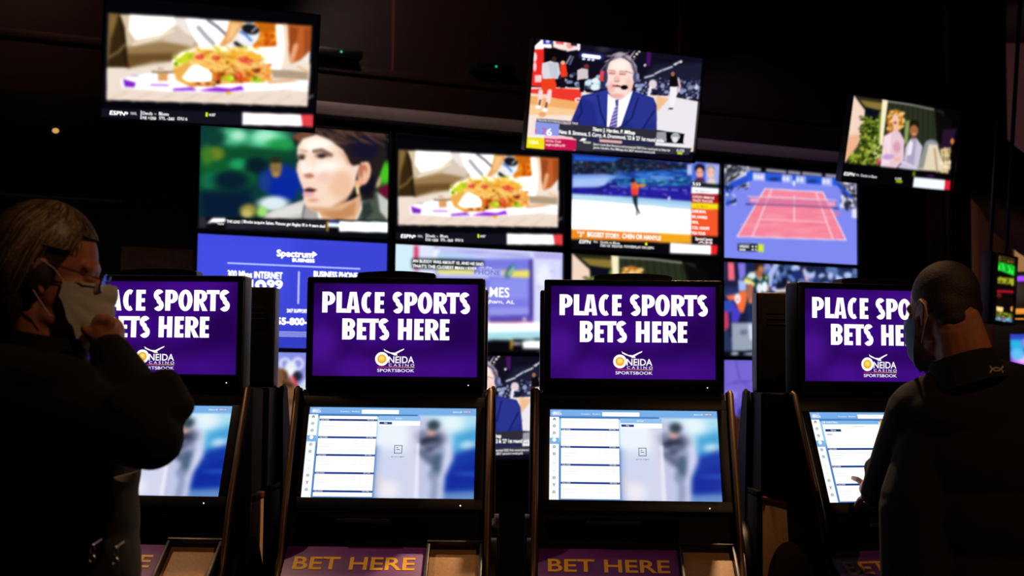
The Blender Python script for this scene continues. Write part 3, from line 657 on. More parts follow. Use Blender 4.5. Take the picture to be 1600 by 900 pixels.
def pic_skating():
    c = Pic([(892.2, 235.5), (1124.2, 256.3), (891, 389.5)], (880, 230, 4.736), bg='#060810')
    q = [(60, 30), (950, 100), (940, 740), (55, 680)]
    c.P(q, '#1a2a8c', 4)
    c.P([(70, 55), (420, 75), (900, 130), (920, 210), (460, 175), (300, 210), (70, 200)], '#141c34', 20); c.N(51, 160, (75, 90, 900, 200), 12, 7, ['#20304c', '#3a4a5c', '#0e1424', '#4a2c3c', '#24506c', '#5c6c7c'], 6)
    c.P([(80, 60), (420, 82), (360, 108), (80, 100)], '#1f5ad0', 14)
    c.P([(75, 205), (300, 200), (400, 215), (260, 305), (70, 305)], '#7ea4ee', 14); c.P([(75, 235), (330, 225), (300, 290), (74, 300)], '#a9c4f8', 24)
    c.P([(400, 215), (520, 180), (935, 160), (935, 290), (300, 300)], '#2356b4', 14); c.N(52, 90, (400, 175, 930, 280), 40, 6, ['#3a78d8', '#1c3c94', '#4a98e0', '#14307c'], 7)
    c.L([(640, 225), (800, 235)], 22, '#6a94e4', 14); c.N(53, 60, (340, 245, 930, 290), 20, 6, ['#2a8aa0', '#1a4c8c', '#58b0c8', '#123060'], 6)
    c.P([(70, 300), (300, 300), (935, 300), (935, 410), (500, 375), (70, 345)], '#231f9c', 12); c.P([(180, 320), (300, 285), (380, 250), (400, 300), (250, 335)], '#1c1c84', 12)
    for i in range(8): c.L([(340+i*75, 292+i*5), (385+i*75, 296+i*5)], 12, '#7a84dc', 7, .8)
    c.N(54, 40, (80, 315, 930, 400), 14, 10, ['#4a3cc0', '#2818a0', '#6a50d0', '#1a1c70'], 8); c.E(770, 388, 10, 14, '#e8e4ff', 6)
    c.P([(68, 345), (500, 375), (938, 415), (938, 480), (500, 430), (68, 388)], '#bfe0f4', 6); c.P([(300, 362), (938, 420), (938, 445), (500, 400)], '#9ccaf0', 14)
    c.P([(66, 388), (500, 430), (938, 480), (934, 672), (60, 606)], '#fcfbff', 5, k=1.18)
    # skater
    c.P([(495, 265), (520, 260), (550, 290), (540, 360), (500, 370), (488, 330)], '#f8603c', 7); c.P([(492, 320), (540, 310), (530, 365), (498, 368)], '#f03c34', 12); c.L([(535, 290), (585, 288)], 20, '#f09030', 8); c.E(503, 248, 16, 17, '#141830', 5)
    c.P([(498, 365), (535, 362), (535, 430), (540, 470), (525, 470), (505, 410)], '#14262c', 5); c.L([(535, 460), (552, 502)], 10, '#1a2420', 5); c.L([(532, 465), (530, 515)], 8, '#1a2420', 5)
    # captions
    c.P([(60, 606), (935, 672), (935, 738), (58, 680)], '#f48c22', 4); c.P([(700, 655), (935, 672), (935, 738), (690, 725)], '#f5a91e', 30)
    c.T('"3"', 104, 662, 36, '#fff6ec', .03, wid=50, k=1.1); c.T('BIGGEST STORY:', 175, 664, 34, '#ffffff', .04, wid=232, k=1.15); c.T('CHEN OR HANYU?', 424, 683, 34, '#ffffff', .04, wid=284, k=1.15)
    c.P([(940, 105), (1160, 125), (1150, 285), (940, 262)], '#7c88e0', 4); c.P([(950, 115), (1050, 120), (1048, 255), (945, 250)], '#4a6ce4', 12); c.P([(1050, 125), (1158, 132), (1148, 275), (1050, 265)], '#a4b0f0', 12)
    c.E(1003, 160, 38, 36, '#141018', 6); c.E(1003, 195, 28, 42, '#f4a890', 7); c.P([(960, 262), (985, 230), (1025, 230), (1045, 265)], '#4a2440', 8)
    c.E(1088, 165, 34, 30, '#9a9aa0', 8); c.E(1088, 195, 28, 42, '#f8c4b0', 7); c.P([(1055, 275), (1075, 240), (1110, 240), (1130, 278)], '#f0d4c8', 8)
    for x in (987, 1018): c.E(x, 190, 6, 3, '#5a2c24', 3)
    for x in (1074, 1104): c.E(x, 190, 6, 3, '#6a4438', 3)
    c.R(908, 128, 942, 210, '#dfe6ff', 10, .8)
    c.P([(940, 262), (1150, 285), (1148, 305), (940, 295)], '#14241c', 4); c.T('5:53', 948, 288, 22, '#ffffff', .04, wid=60, k=1.1)
    c.P([(940, 300), (1150, 315), (1148, 362), (938, 352)], '#f6f8ff', 4, k=1.1); c.T('NBA DEADLINE', 965, 338, 16, '#8a8ea4', .02, wid=110)
    c.P([(938, 352), (1145, 366), (1145, 434), (938, 422)], '#b01418', 4); c.T('HARDEN SIMMONS', 946, 386, 20, '#ffe8e8', .04, wid=168); c.T('TRADE TRACKER', 946, 415, 20, '#ffe8e8', .04, wid=158)
    c.P([(938, 422), (1145, 434), (1144, 482), (938, 470)], '#fbe31a', 4); c.T('1. OLYMPICS', 955, 458, 17, '#a89410', .02, wid=110)
    c.P([(938, 470), (1144, 482), (1140, 690), (936, 678)], '#f6582a', 4)
    for i, (w, t) in enumerate(((108, 'SUPER BOWL'), (116, 'NFL AWARDS'), (48, 'NHL'), (132, 'COL. HOOPS'), (102, 'PGA TOUR'))): c.T(t, 942, 500+i*42, 22, '#ffffff', .05, wid=w, k=1.1)
    c.P([(40, 680), (960, 745), (1150, 690), (1140, 830), (40, 770)], '#08080e', 3); c.P([(960, 685), (1100, 695), (1098, 745), (960, 735)], '#3a141c', 8)
    c.T('SportsCenter', 966, 712, 20, '#fff', .04, wid=132, k=1.1); c.T('AM', 985, 738, 18, '#ffd8dc', .04, wid=110)
    c.T('ESPN', 118, 712, 26, '#ffffff', .03, wid=78, shear=.2, k=1.1); c.T('NHL', 218, 712, 16, '#eee', .02, wid=32)
    c.T('Devils vs Blues', 268, 717, 17, '#fff', .03, wid=138); c.T('STARS -120   PREDATORS', 266, 742, 18, '#fff', .03, wid=160); c.T('POWERPLAY ON ESPN', 438, 755, 18, '#fff', .03, wid=216); c.B(590, 722, 606, 742, '#dff020')
    c.P([(776, 732), (1085, 755), (1085, 830), (774, 805)], '#f8fafc', 3, k=1.12); c.P([(1085, 755), (1136, 758), (1132, 830), (1085, 828)], '#f02428', 3)
    return c.mesh()

def pic_tennis():
    c = Pic([(1128.6, 256.6), (1337.2, 275.3), (1128.6, 402.6)], (1110, 240, 4.736), bg='#7f8af2')
    c.P([(80, 60), (1120, 160), (1115, 215), (920, 205), (300, 140), (80, 200)], '#06060a', 6)
    c.P([(90, 70), (280, 110), (270, 190), (90, 280)], '#3c3c4c', 14); c.N(61, 90, (95, 85, 270, 260), 17, 7, ['#c4c8d8', '#2a2c34', '#8c92a8', '#e8e8d8', '#5c6070'], 6, rot=-25)
    c.P([(90, 250), (265, 120), (290, 130), (130, 270)], '#d8dcec', 8)
    c.P([(150, 210), (300, 140), (300, 195), (190, 245), (95, 300), (95, 260)], '#2c50d0', 10)
    for x0, x1 in ((230, 360), (400, 545), (560, 650), (665, 810), (840, 925)): c.L([(x0+8, 108+(x0-230)*.085), (x1-8, 108+(x1-230)*.085)], 22, '#b4acc4', 14, .9)
    c.P([(260, 130), (920, 180), (925, 240), (260, 195)], '#2a5ce0', 6)
    for x0, x1, k in ((303, 392, '#a8b0f4'), (515, 590, '#98a8f4'), (618, 692, '#98a8f4'), (810, 890, '#a8b0f4')): c.P([(x0, 136+(x0-303)*.075), (x1, 136+(x1-303)*.075), (x1, 198+(x1-303)*.08), (x0, 198+(x0-303)*.08)], k, 5)
    for x in (318, 345, 370, 528, 556, 630, 660, 828, 858): c.E(x, 172+(x-318)*.07, 12, 18, '#e8ecff', 8)
    c.E(460, 190, 40, 14, '#1a3880', 16); c.E(740, 205, 40, 14, '#1a3880', 16)
    c.P([(925, 210), (1115, 225), (1115, 420), (1060, 400), (960, 300)], '#5a5a78', 14); c.N(62, 110, (960, 215, 1110, 420), 16, 10, ['#d4d8e4', '#1c1c28', '#8a8ca0', '#4a4c68', '#e8ece8'], 6, rot=35); c.L([(930, 225), (1000, 300), (1030, 330)], 26, '#2448c8', 10)
    c.N(63, 26, (95, 240, 180, 370), 15, 13, ['#2c50c8', '#dcdcec', '#1a2c60', '#5c78e0'], 8)
    c.P([(1040, 420), (1085, 425), (1080, 495), (1038, 490)], '#e4e6f8', 7); c.P([(960, 330), (995, 335), (990, 385), (960, 380)], '#ccd0ec', 7); c.E(1000, 390, 22, 30, '#2c2c40', 10)
    c.E(603, 220, 11, 22, '#e8f0ff', 6)
    # court
    c.P([(390, 262), (818, 290), (992, 662), (192, 616)], '#f5849c', 3)
    c.P([(385, 280), (820, 300), (870, 420), (320, 390)], '#f7899f', 30); c.N(64, 26, (260, 420, 900, 640), 80, 16, ['#f98ba0', '#f27b92', '#fb94a8'], 24)
    for p in ([(390, 262), (818, 290)], [(390, 262), (192, 616)], [(818, 290), (992, 662)], [(192, 616), (992, 662)]): c.L(p, 9, '#f4e0f2', 4)
    for p in ([(440, 266), (300, 618)], [(765, 288), (893, 655)], [(362, 492), (838, 522)], [(415, 322), (800, 348)], [(604, 320), (604, 512)]): c.L(p, 14 if p[0][0] in (440, 765, 604) else 9, '#fbc0d0', 6)
    c.P([(270, 320), (920, 355), (920, 415), (270, 375)], '#c46a9c', 5, .45); c.L([(270, 376), (600, 392), (925, 414)], 12, '#7c4a8c', 7, .8); c.L([(270, 318), (920, 354)], 7, '#fbd8e8', 5)
    c.P([(285, 330), (345, 333), (345, 362), (285, 360)], '#f2a4c8', 6); c.P([(850, 365), (912, 368), (912, 398), (850, 395)], '#f2a4c8', 6); c.L([(255, 375), (285, 378)], 12, '#3a3c78', 6); c.L([(905, 415), (935, 418)], 12, '#3a3c78', 6)
    c.P([(196, 668), (338, 676), (338, 730), (196, 722)], '#12241c', 4); c.P([(338, 676), (382, 680), (380, 740), (336, 732)], '#d2e83a', 4); c.R(205, 678, 280, 700, '#dfe6e0', 10, .6); c.T('OPELKA', 208, 697, 15, '#fff', .04, wid=66); c.T('ISNER', 208, 721, 15, '#fff', .04, wid=44); c.T('4 5', 292, 700, 14, '#fff', .03, wid=40); c.T('4 5', 292, 723, 14, '#fff', .03, wid=40)
    return c.mesh()

def pic_internet():
    c = Pic([(308.4, 365), (604.6, 380.8), (303.8, 541)], (300, 355, 4.39), n=120, bg='#3d45d8')
    c.P([(0, 30), (700, 20), (600, 500), (0, 560)], '#4450e8', 260, .8)
    c.P([(0, 720), (1330, 720), (1330, 860), (0, 860)], '#333cc4', 60)
    c.T('Spectrum', 562, 200, 44, '#ffffff', .035, wid=250, k=1.4); c.V_([[(808, 168), (838, 190), (808, 208)]], '#ffffff', 1.4); c.T('BUSINESS', 668, 240, 24, '#ffffff', .035, wid=152, k=1.4)
    c.B(234, 243, 1142, 252, '#aab6ff', 1.15)
    c.T('300 Mbps INTERNET', 234, 344, 46, '#ffffff', .03, wid=366, k=1.35); c.T('BUSINESS PHONE', 814, 350, 42, '#ffffff', .03, wid=306, k=1.35)
    c.T('$49', 250, 480, 120, '#ffffff', .05, wid=240, k=1.35); c.T('99', 494, 430, 62, '#ffffff', .05, wid=106, k=1.35); c.T('/mo', 500, 490, 34, '#ffffff', .04, k=1.2)
    c.T('$29', 830, 480, 120, '#ffffff', .05, wid=190, k=1.35); c.T('99', 1024, 440, 62, '#ffffff', .05, wid=90, k=1.35)
    c.B(706, 310, 718, 540, '#aab6ff', 1.1)
    c.T('24/7 SUPPORT', 628, 598, 24, '#ffffff', .04, wid=146, k=1.3)
    c.T('1-855-800-2175', 480, 676, 46, '#ffffff', .05, wid=420, k=1.4)
    for y in (718, 732, 746): c.B(330, y, 1080, y+7, '#aeb6f6')
    return c.mesh()

def pic_caller():
    c = Pic([(616.9, 381.5), (878.8, 395.5), (614.1, 546.7)], (620, 380, 6.1538), n=160, bg='#d3dcff')
    c.P([(-30, 0), (160, 20), (150, 700), (-30, 700)], '#d4f0fc', 30); c.R(160, 0, 340, 800, '#e0e8ff', 10)
    c.P([(160, 20), (202, 22), (200, 270), (160, 265)], '#d83a68', 6); c.P([(345, 30), (390, 32), (386, 50), (345, 48)], '#8a2050', 5)
    c.P([(345, 35), (1260, 90), (1260, 160), (350, 100)], '#c2c4f6', 14); c.P([(345, 60), (400, 60), (390, 140), (345, 150)], '#ffffff', 10)
    c.P([(370, 90), (700, 115), (760, 190), (370, 165)], '#b6d4f4', 14); c.L([(560, 70), (1280, 130)], 8, '#8a8ae0', 8)
    c.P([(1290, 80), (1600, 95), (1600, 800), (1290, 800)], '#d9dcff', 6); c.P([(1300, 80), (1590, 95), (1590, 160), (1310, 150)], '#b6b0ee', 24); c.L([(1320, 285), (1600, 280)], 6, '#8e94d8', 6); c.L([(1330, 435), (1420, 440)], 5, '#9aa0e0', 6); c.E(1400, 330, 70, 120, '#eef2ff', 50); c.L([(1585, 95), (1585, 350)], 20, '#b4b8f0', 12)
    c.P([(360, 150), (1290, 150), (1280, 770), (360, 740)], '#7c82e6', 12)
    c.P([(700, 180), (1255, 165), (1255, 720), (700, 720)], '#7a7ce4', 30); c.P([(860, 350), (1240, 350), (1240, 560), (860, 560)], '#8e92f0', 60); c.P([(860, 640), (1250, 640), (1250, 740), (860, 740)], '#9a98ee', 30)
    c.P([(1255, 160), (1295, 150), (1292, 780), (1255, 720)], '#4a3e98', 8); c.P([(860, 720), (1260, 715), (1290, 780), (860, 775)], '#5a50b8', 10)
    c.P([(370, 255), (720, 250), (720, 310), (370, 300)], '#ece68a', 12); c.P([(985, 268), (1255, 268), (1255, 345), (985, 335)], '#eee46a', 7); c.P([(720, 255), (1000, 262), (1000, 330), (720, 315)], '#b9bcf2', 10); c.P([(380, 300), (860, 315), (860, 345), (380, 330)], '#c9ccf8', 10)
    c.L([(1090, 235), (1040, 320)], 56, '#3a7a98', 12); c.L([(1100, 240), (1050, 310)], 20, '#b4e0d8', 8); c.L([(1075, 235), (1020, 300)], 14, '#2a5470', 8); c.L([(1080, 260), (1050, 300)], 12, '#e8e070', 6)
    c.P([(860, 775), (1290, 780), (1292, 795), (860, 785)], '#a82048', 5); c.E(1205, 760, 20, 18, '#d8dcf4', 6)
    c.P([(-30, 790), (1600, 795), (1600, 960), (-30, 960)], '#f4f8ff', 8, k=1.1); c.P([(-30, 880), (1600, 885), (1600, 960), (-30, 960)], '#aae0ea', 30); c.R(-30, 960, 1600, 1100, '#06070c', 4)
    c.P([(140, 145), (815, 172), (815, 220), (140, 195)], '#08161c', 5); c.P([(140, 195), (720, 212), (740, 260), (140, 240)], '#08161c', 5)
    c.T('AN BUDDY WAS ABOUT 10, AND HE SAID', 146, 184, 28, '#ffffff', .03, wid=664, k=1.15); c.T("THAT'S THE CLOSEST MAN I EVER", 146, 232, 28, '#ffffff', .03, wid=600, k=1.15)
    c.T('PHONE', 722, 304, 46, '#5e62cc', .03, wid=250); c.T('on the', 770, 242, 18, '#eef', .03, wid=120)
    c.T('CALLER JAMES', 330, 500, 96, '#ffffff', .02, wid=728, k=1.1); c.T('Birmingham, AL', 640, 580, 34, '#fff4ec', .03, wid=470, k=1.1)
    c.R(1065, 960, 1085, 1060, '#e0a020', 4); c.R(1090, 990, 1185, 1010, '#e0e8f0', 6)
    c.P([(1190, 978), (1580, 985), (1580, 1062), (1190, 1056)], '#f0faf8', 4, k=1.15)
    return c.mesh()

def pic_football():
    c = Pic([(1128.6, 408.8), (1338.2, 420), (1128.6, 556.2)], (1100, 400, 10), n=200, bg='#141c3c')
    c.P([(270, 80), (2400, 190), (2400, 620), (900, 600), (640, 560), (280, 560)], '#18244c', 30)
    c.P([(248, 95), (305, 100), (310, 380), (248, 370)], '#7f9cf0', 14); c.P([(310, 98), (360, 100), (520, 110), (520, 560), (310, 560)], '#1d1e40', 14); c.P([(365, 98), (455, 102), (470, 380), (372, 378)], '#f86c80', 14); c.P([(515, 108), (630, 112), (630, 340), (540, 380)], '#8478e4', 18); c.R(310, 480, 520, 600, '#23305c', 30)
    c.P([(520, 380), (640, 380), (640, 550), (530, 560)], '#a8bcf8', 20); c.P([(280, 590), (640, 540), (640, 620), (300, 640)], '#2b3a74', 30)
    c.N(71, 60, (900, 120, 1700, 560), 50, 60, ['#16223c', '#2a3c70', '#0e1830', '#3c5490', '#5c78b0'], 30)
    c.L([(1090, 150), (1010, 300), (990, 450)], 90, '#aebcf0', 30); c.E(960, 170, 60, 50, '#8a94e0', 30); c.E(1120, 270, 26, 40, '#9fb0e8', 20); c.E(1080, 400, 40, 44, '#6a8ccc', 24); c.E(1400, 190, 70, 50, '#b6c4f6', 18); c.E(1330, 330, 50, 40, '#5a78d0', 26); c.E(1420, 290, 80, 70, '#1c2c6c', 30); c.L([(1540, 220), (1580, 380)], 60, '#e0a4b0', 24); c.E(1060, 520, 40, 40, '#b0bcf4', 24); c.L([(1100, 555), (1250, 545)], 50, '#f4e8d8', 24); c.L([(1280, 420), (1270, 550)], 60, '#e8b0a0', 20); c.P([(1180, 360), (1260, 340), (1280, 480), (1160, 500)], '#0e1430', 20)
    c.N(72, 40, (1600, 180, 2400, 600), 70, 60, ['#2a3c70', '#b6c4f6', '#16223c', '#e8b0a0', '#5c78b0'], 30)
    # player
    c.P([(600, 340), (660, 260), (760, 235), (900, 260), (980, 330), (980, 580), (800, 580), (770, 470), (600, 400)], '#143c38', 14)
    c.P([(640, 330), (690, 260), (770, 250), (790, 330), (740, 370)], '#dfeef4', 18); c.P([(600, 400), (620, 340), (720, 380), (775, 440), (760, 480), (680, 470)], '#e6e06a', 12); c.L([(630, 410), (740, 440)], 26, '#f8f4d8', 14)
    c.P([(900, 280), (960, 320), (960, 360), (900, 350)], '#1c4c40', 12); c.E(945, 345, 16, 30, '#e6e87a', 12)
    c.E(840, 210, 70, 90, '#a8623c', 16); c.P([(760, 130), (850, 110), (920, 150), (880, 170), (800, 230), (770, 220)], '#2a1c1c', 18); c.E(860, 200, 40, 50, '#bc7850', 24); c.P([(780, 270), (880, 290), (870, 380), (800, 320)], '#b06c48', 16); c.L([(800, 330), (860, 390), (880, 330)], 16, '#d8e4e8', 12)
    c.E(840, 510, 44, 84, '#e4f0fa', 14); c.E(920, 490, 48, 90, '#eef6ff', 14); c.L([(975, 480), (985, 560)], 30, '#c08070', 18)
    c.L([(700, 490), (690, 620), (740, 720)], 100, '#b0694c', 22); c.E(720, 720, 50, 50, '#c87c60', 24)
    # lower left
    c.P([(540, 560), (640, 545), (650, 700), (600, 890), (540, 890), (480, 720)], '#f8713c', 16); c.P([(335, 625), (480, 600), (540, 640), (470, 700), (380, 690)], '#f4714c', 16); c.E(510, 670, 46, 80, '#f8ecf6', 14); c.T('6', 495, 700, 50, '#f08090', .03)
    c.P([(300, 690), (450, 720), (560, 900), (520, 1040), (300, 1040)], '#4a3cc8', 30); c.R(310, 700, 420, 860, '#2c50b8', 40); c.P([(300, 860), (360, 880), (400, 1100), (300, 1200)], '#c83a5c', 30)
    c.P([(640, 740), (780, 760), (780, 1100), (660, 1100)], '#1c2c54', 26); c.P([(380, 1050), (760, 1050), (780, 1500), (380, 1500)], '#9aa4b8', 40); c.P([(300, 1200), (420, 1100), (430, 1500), (300, 1500)], '#28345c', 40); c.L([(700, 1100), (720, 1300)], 60, '#d4dcf0', 30); c.E(600, 1200, 60, 40, '#6a7490', 40); c.L([(400, 900), (400, 1250)], 40, '#1a2044', 20); c.L([(780, 1100), (790, 1480)], 50, '#2c4a3c', 30)
    c.R(270, 1490, 2400, 1570, '#0a0c14', 8); c.E(470, 1530, 60, 24, '#b4bcd0', 16); c.E(720, 1540, 120, 20, '#a4acc4', 16)
    return c.mesh()

def pic_press():
    c = Pic([(303.6, 548.5), (601.7, 553.6), (298.8, 726.6)], (420, 520, 5), n=200, bg='#8f98ec')
    c.P([(80, 150), (400, 160), (400, 420), (80, 420)], '#8088e4', 60, .7)
    for x in (-260, -110, 45): c.E(x+60, 250, 44, 48, '#dfe4fa', 4); c.E(x+60, 250, 28, 32, '#8f98ec', 4)
    c.E(105, 245, 46, 50, '#eef0fb', 5); c.E(105, 245, 28, 32, '#8890e6', 5); c.E(205, 245, 46, 52, '#eef0fb', 5); c.E(205, 245, 29, 34, '#8890e6', 5)
    c.E(150, 275, 44, 50, '#e8eef6', 10); c.E(145, 310, 26, 34, '#fbf6f6', 10); c.E(200, 345, 36, 40, '#1c2434', 12); c.L([(160, 360), (190, 430)], 34, '#e02838', 10); c.L([(150, 345), (185, 440)], 12, '#f8a8b0', 8)
    c.P([(200, 440), (250, 375), (300, 360), (420, 390), (420, 900), (230, 900), (230, 500)], '#cfe0ec', 14); c.E(278, 330, 18, 30, '#e8b0a4', 10); c.E(330, 340, 40, 50, '#dfe6f4', 14)
    c.P([(-200, 300), (90, 280), (120, 310), (130, 360), (170, 400), (235, 520), (235, 810), (-200, 810)], '#7a5538', 8); c.P([(90, 285), (125, 320), (128, 370), (90, 380)], '#5c3c26', 14); c.P([(80, 380), (170, 410), (150, 440), (90, 420)], '#3c2818', 14); c.P([(120, 530), (235, 540), (235, 620), (130, 700)], '#54402e', 30); c.E(170, 640, 60, 70, '#80604a', 40); c.E(180, 770, 60, 40, '#886038', 30)
    c.R(-400, 815, 1200, 1100, '#05060a', 4)
    return c.mesh()

def pic_umbrella():
    c = Pic([(1128.6, 562.5), (1339.2, 566.1), (1128.6, 711.4)], (1100, 390, 2.7273), n=160, bg='#6a58c8')
    c.P([(80, 470), (220, 470), (650, 480), (650, 650), (80, 650)], '#7868d4', 60); c.L([(100, 570), (210, 560)], 3, '#3c3090', 3); c.L([(130, 470), (150, 560), (200, 600)], 3, '#483c9c', 3); c.L([(100, 600), (180, 640)], 3, '#483c9c', 3); c.E(110, 620, 30, 20, '#9080e8', 14)
    c.P([(140, 690), (170, 660), (200, 650), (300, 640), (300, 800), (160, 780)], '#20308c', 10); c.E(180, 790, 18, 16, '#e8e83c', 5); c.P([(100, 690), (150, 720), (200, 810), (200, 870), (100, 870)], '#3a1a14', 12)
    c.R(60, 860, 700, 900, '#06050a', 4)
    return c.mesh()
def pic_sign():
    c = Pic([(178, 158), (1283, 163), (178, 778)], (0, 0, 1), n=120, w=0.53, h=0.2985, bg='#2b045c')
    r = random.Random(4)
    for _ in range(26): c.E(r.uniform(150, 1300), r.uniform(150, 780), r.uniform(90, 240), r.uniform(60, 140), r.choice(['#390880', '#22034c', '#480c92', '#1e0244', '#36077a']), 130, .55)
    c.E(230, 560, 120, 120, '#5616a4', 160, .7); c.E(700, 740, 500, 80, '#4c1096', 120, .6); c.E(780, 230, 200, 80, '#440c8a', 130, .5)
    Wt = '#ffffff'
    c.G('PLACE', [(235, 322), (331, 398), (397, 489), (499, 581), (589, 653)], 215, 355, Wt, 1.1)
    c.G('SPORTS', [(709, 779), (789, 876), (879, 976), (986, 1075), (1072, 1160), (1161, 1231)], 216, 356, Wt, 1.1)
    c.G('BETS', [(373, 459), (472, 536), (536, 618), (618, 689)], 394, 535, Wt, 1.1)
    c.G('HERE', [(749, 842), (858, 920), (931, 1020), (1031, 1094)], 395, 535, Wt, 1.1)
    circ = lambda x, y, rx, ry, n=40: [[(x+rx*math.cos(2*PI*i/n), y+ry*math.sin(2*PI*i/n)) for i in range(n)]]
    c.V_(circ(643, 664, 45, 46), Wt, 1.05)
    for i, k in enumerate(('#f0a020', '#f4ac2a', '#f8bc3a', '#fcd050', '#fbd768', '#fde27c')): c.V_(circ(643, 664-i*1.2, 30-i*3.6, 30-i*4.2), k)
    c.V_([[(654, 596), (664, 603), (672, 616), (660, 612)], [(664, 603), (700, 620), (712, 632), (672, 618)], [(700, 620), (730, 622), (740, 634), (712, 634)], [(730, 622), (760, 607), (774, 610), (738, 632)], [(760, 607), (793, 593), (790, 602), (774, 611)], [(712, 628), (742, 628), (748, 640), (724, 640)]], Wt)
    c.T('NEIDA', 688, 690, 44, Wt, .035, wid=172); c.T('C A S I N O', 690, 713, 17, Wt, .006, wid=172)
    for i in range(10): c.B(612+i*25, 717, 638+i*25, 721, np.array([0.85, 0.15+0.07*i, 0.25-0.012*i]))
    c.T('SPORTSBOOK', 614, 750, 20, Wt, .018, wid=248)
    return c.mesh()

def pic_betting(scroll=0.0, wide=False):
    """the touch screen: rows of games on white beside a blurred skater"""
    c = Pic([(124, 123), (915, 129), (124, 557)], (0, 0, 1), n=264, w=0.53, h=0.305, bg='#c6d8f2')
    c.P([(124, 123), (920, 129), (920, 330), (640, 300), (124, 330)], '#bfe2f4', 80); c.P([(440, 160), (640, 170), (640, 330), (440, 320)], '#e4f0fb', 60)
    c.P([(440, 330), (700, 380), (700, 570), (440, 570)], '#bcc6e8', 80); c.E(520, 520, 50, 40, '#e8e4f2', 50); c.E(460, 480, 30, 40, '#dccbd8', 40); c.P([(600, 170), (690, 170), (700, 560), (600, 560)], '#c3c6e6', 60)
    c.P([(760, 170), (930, 160), (930, 340), (820, 330)], '#a8dcf2', 60); c.E(800, 200, 60, 44, '#e4f6fb', 50); c.P([(820, 260), (930, 220), (930, 350), (800, 360)], '#3f9fd6', 60); c.E(880, 310, 36, 22, '#bfe4f4', 30)
    c.P([(800, 355), (930, 315), (930, 540), (770, 545), (760, 470)], '#0c35a4', 44); c.P([(790, 440), (925, 380), (925, 500), (780, 520)], '#06289c', 50); c.E(890, 445, 60, 7, '#2a5cc4', 16); c.P([(760, 535), (930, 525), (930, 570), (740, 570)], '#5f88c4', 26)
    c.L([(740, 210), (785, 300), (795, 370), (760, 450), (752, 550)], 40, '#d3d8f2', 28)
    c.E(712, 280, 60, 40, '#4c5470', 40); c.E(670, 262, 40, 26, '#8088a4', 26); c.P([(655, 280), (720, 255), (750, 300), (660, 310)], '#272e44', 24); c.E(720, 340, 46, 44, '#7c84a6', 34); c.L([(690, 330), (740, 320)], 20, '#39435c', 22); c.L([(660, 340), (700, 380), (735, 400)], 30, '#5c6684', 26)
    c.E(745, 340, 26, 22, '#9aa0c4', 24); c.L([(742, 370), (738, 420), (728, 450)], 44, '#48607c', 28); c.L([(725, 450), (735, 500), (730, 555)], 34, '#8e98bc', 30)
    c.E(708, 244, 22, 22, '#d9a9a4', 18); c.E(716, 212, 30, 26, '#2f4450', 18)
    c.blur(3)
    # header
    c.P([(120, 120), (920, 126), (920, 166), (120, 160)], '#79b0ea', 2); c.P([(120, 158), (640, 162), (640, 170), (120, 168)], '#1e4f9e', 6); c.P([(168, 166), (450, 168), (450, 560), (166, 556)], '#8ec4ea', 8); c.P([(166, 300), (450, 330), (450, 560), (166, 556)], '#1f55a8', 90)
    c.E(143, 143, 8, 8, '#ffffff', 2); c.T('NEIDA', 150, 151, 13, '#ffffff', .04, wid=28); c.L([(140, 134), (156, 137), (172, 131)], 4, '#fff', 2)
    c.B(372, 136, 548, 156, '#ffffff', 1.05); c.T('Promotions', 271, 148, 6, '#eaf4ff', .02, wid=42); c.T('Rules', 326, 148, 6, '#eaf4ff', .02, wid=36); c.T('Balance $0', 806, 150, 7, '#ffffff', .02, wid=42); c.B(850, 139, 895, 154, '#8f9cc4'); c.T('SIGN IN', 856, 149, 6, '#ffffff', .02, wid=32)
    # icon column
    c.B(122, 160, 166, 558, '#f6fafe', 1.03); c.B(123, 263, 166, 293, '#7fb4e8')
    for i, y in enumerate((172, 205, 239, 274, 307, 341, 385, 422, 455, 488, 522)):
        k = '#6a7886' if i not in (6, 7) else '#c8d4d8'; q = 7 if i not in (6, 7) else 4
        if i == 3: c.V_([[(144+9*math.cos(t*PI/8), y-1+9*math.sin(t*PI/8)) for t in range(16)]], '#ffffff', 1.05); continue
        if i == 0: c.V_([[(136, y), (144, y-8), (152, y)], [(138, y), (142, y), (142, y+6), (138, y+6)], [(146, y), (150, y), (150, y+6), (146, y+6)]], k)
        elif i == 9: c.V_([[(137, y-7), (141, y-7), (146, y), (142, y)], [(148, y-7), (152, y-7), (146, y+1), (143, y)], [(142, y), (146, y), (146, y+8), (142, y+8)]], k)
        else:
            ring = lambda R, r, n=14: [[(144+R*math.cos(2*PI*j/n), y+R*math.sin(2*PI*j/n)), (144+R*math.cos(2*PI*(j+1)/n), y+R*math.sin(2*PI*(j+1)/n)), (144+r*math.cos(2*PI*(j+1)/n), y+r*math.sin(2*PI*(j+1)/n)), (144+r*math.cos(2*PI*j/n), y+r*math.sin(2*PI*j/n))] for j in range(n)]
            c.V_(ring(q, q*.62), k); c.V_([[(144-q*.5, y-1.2), (144+q*.5, y-1.2), (144+q*.5, y+1.2), (144-q*.5, y+1.2)]], k)
    # rows of games
    x0, x1 = (176, 448) if not wide else (176, 470)
    bars = [b+scroll for b in (222, 308, 394, 480, 566)] if not wide else [305+scroll, 390, 476]
    c.B(x0, 168, x1, 553, '#fbfdff', 1.04)
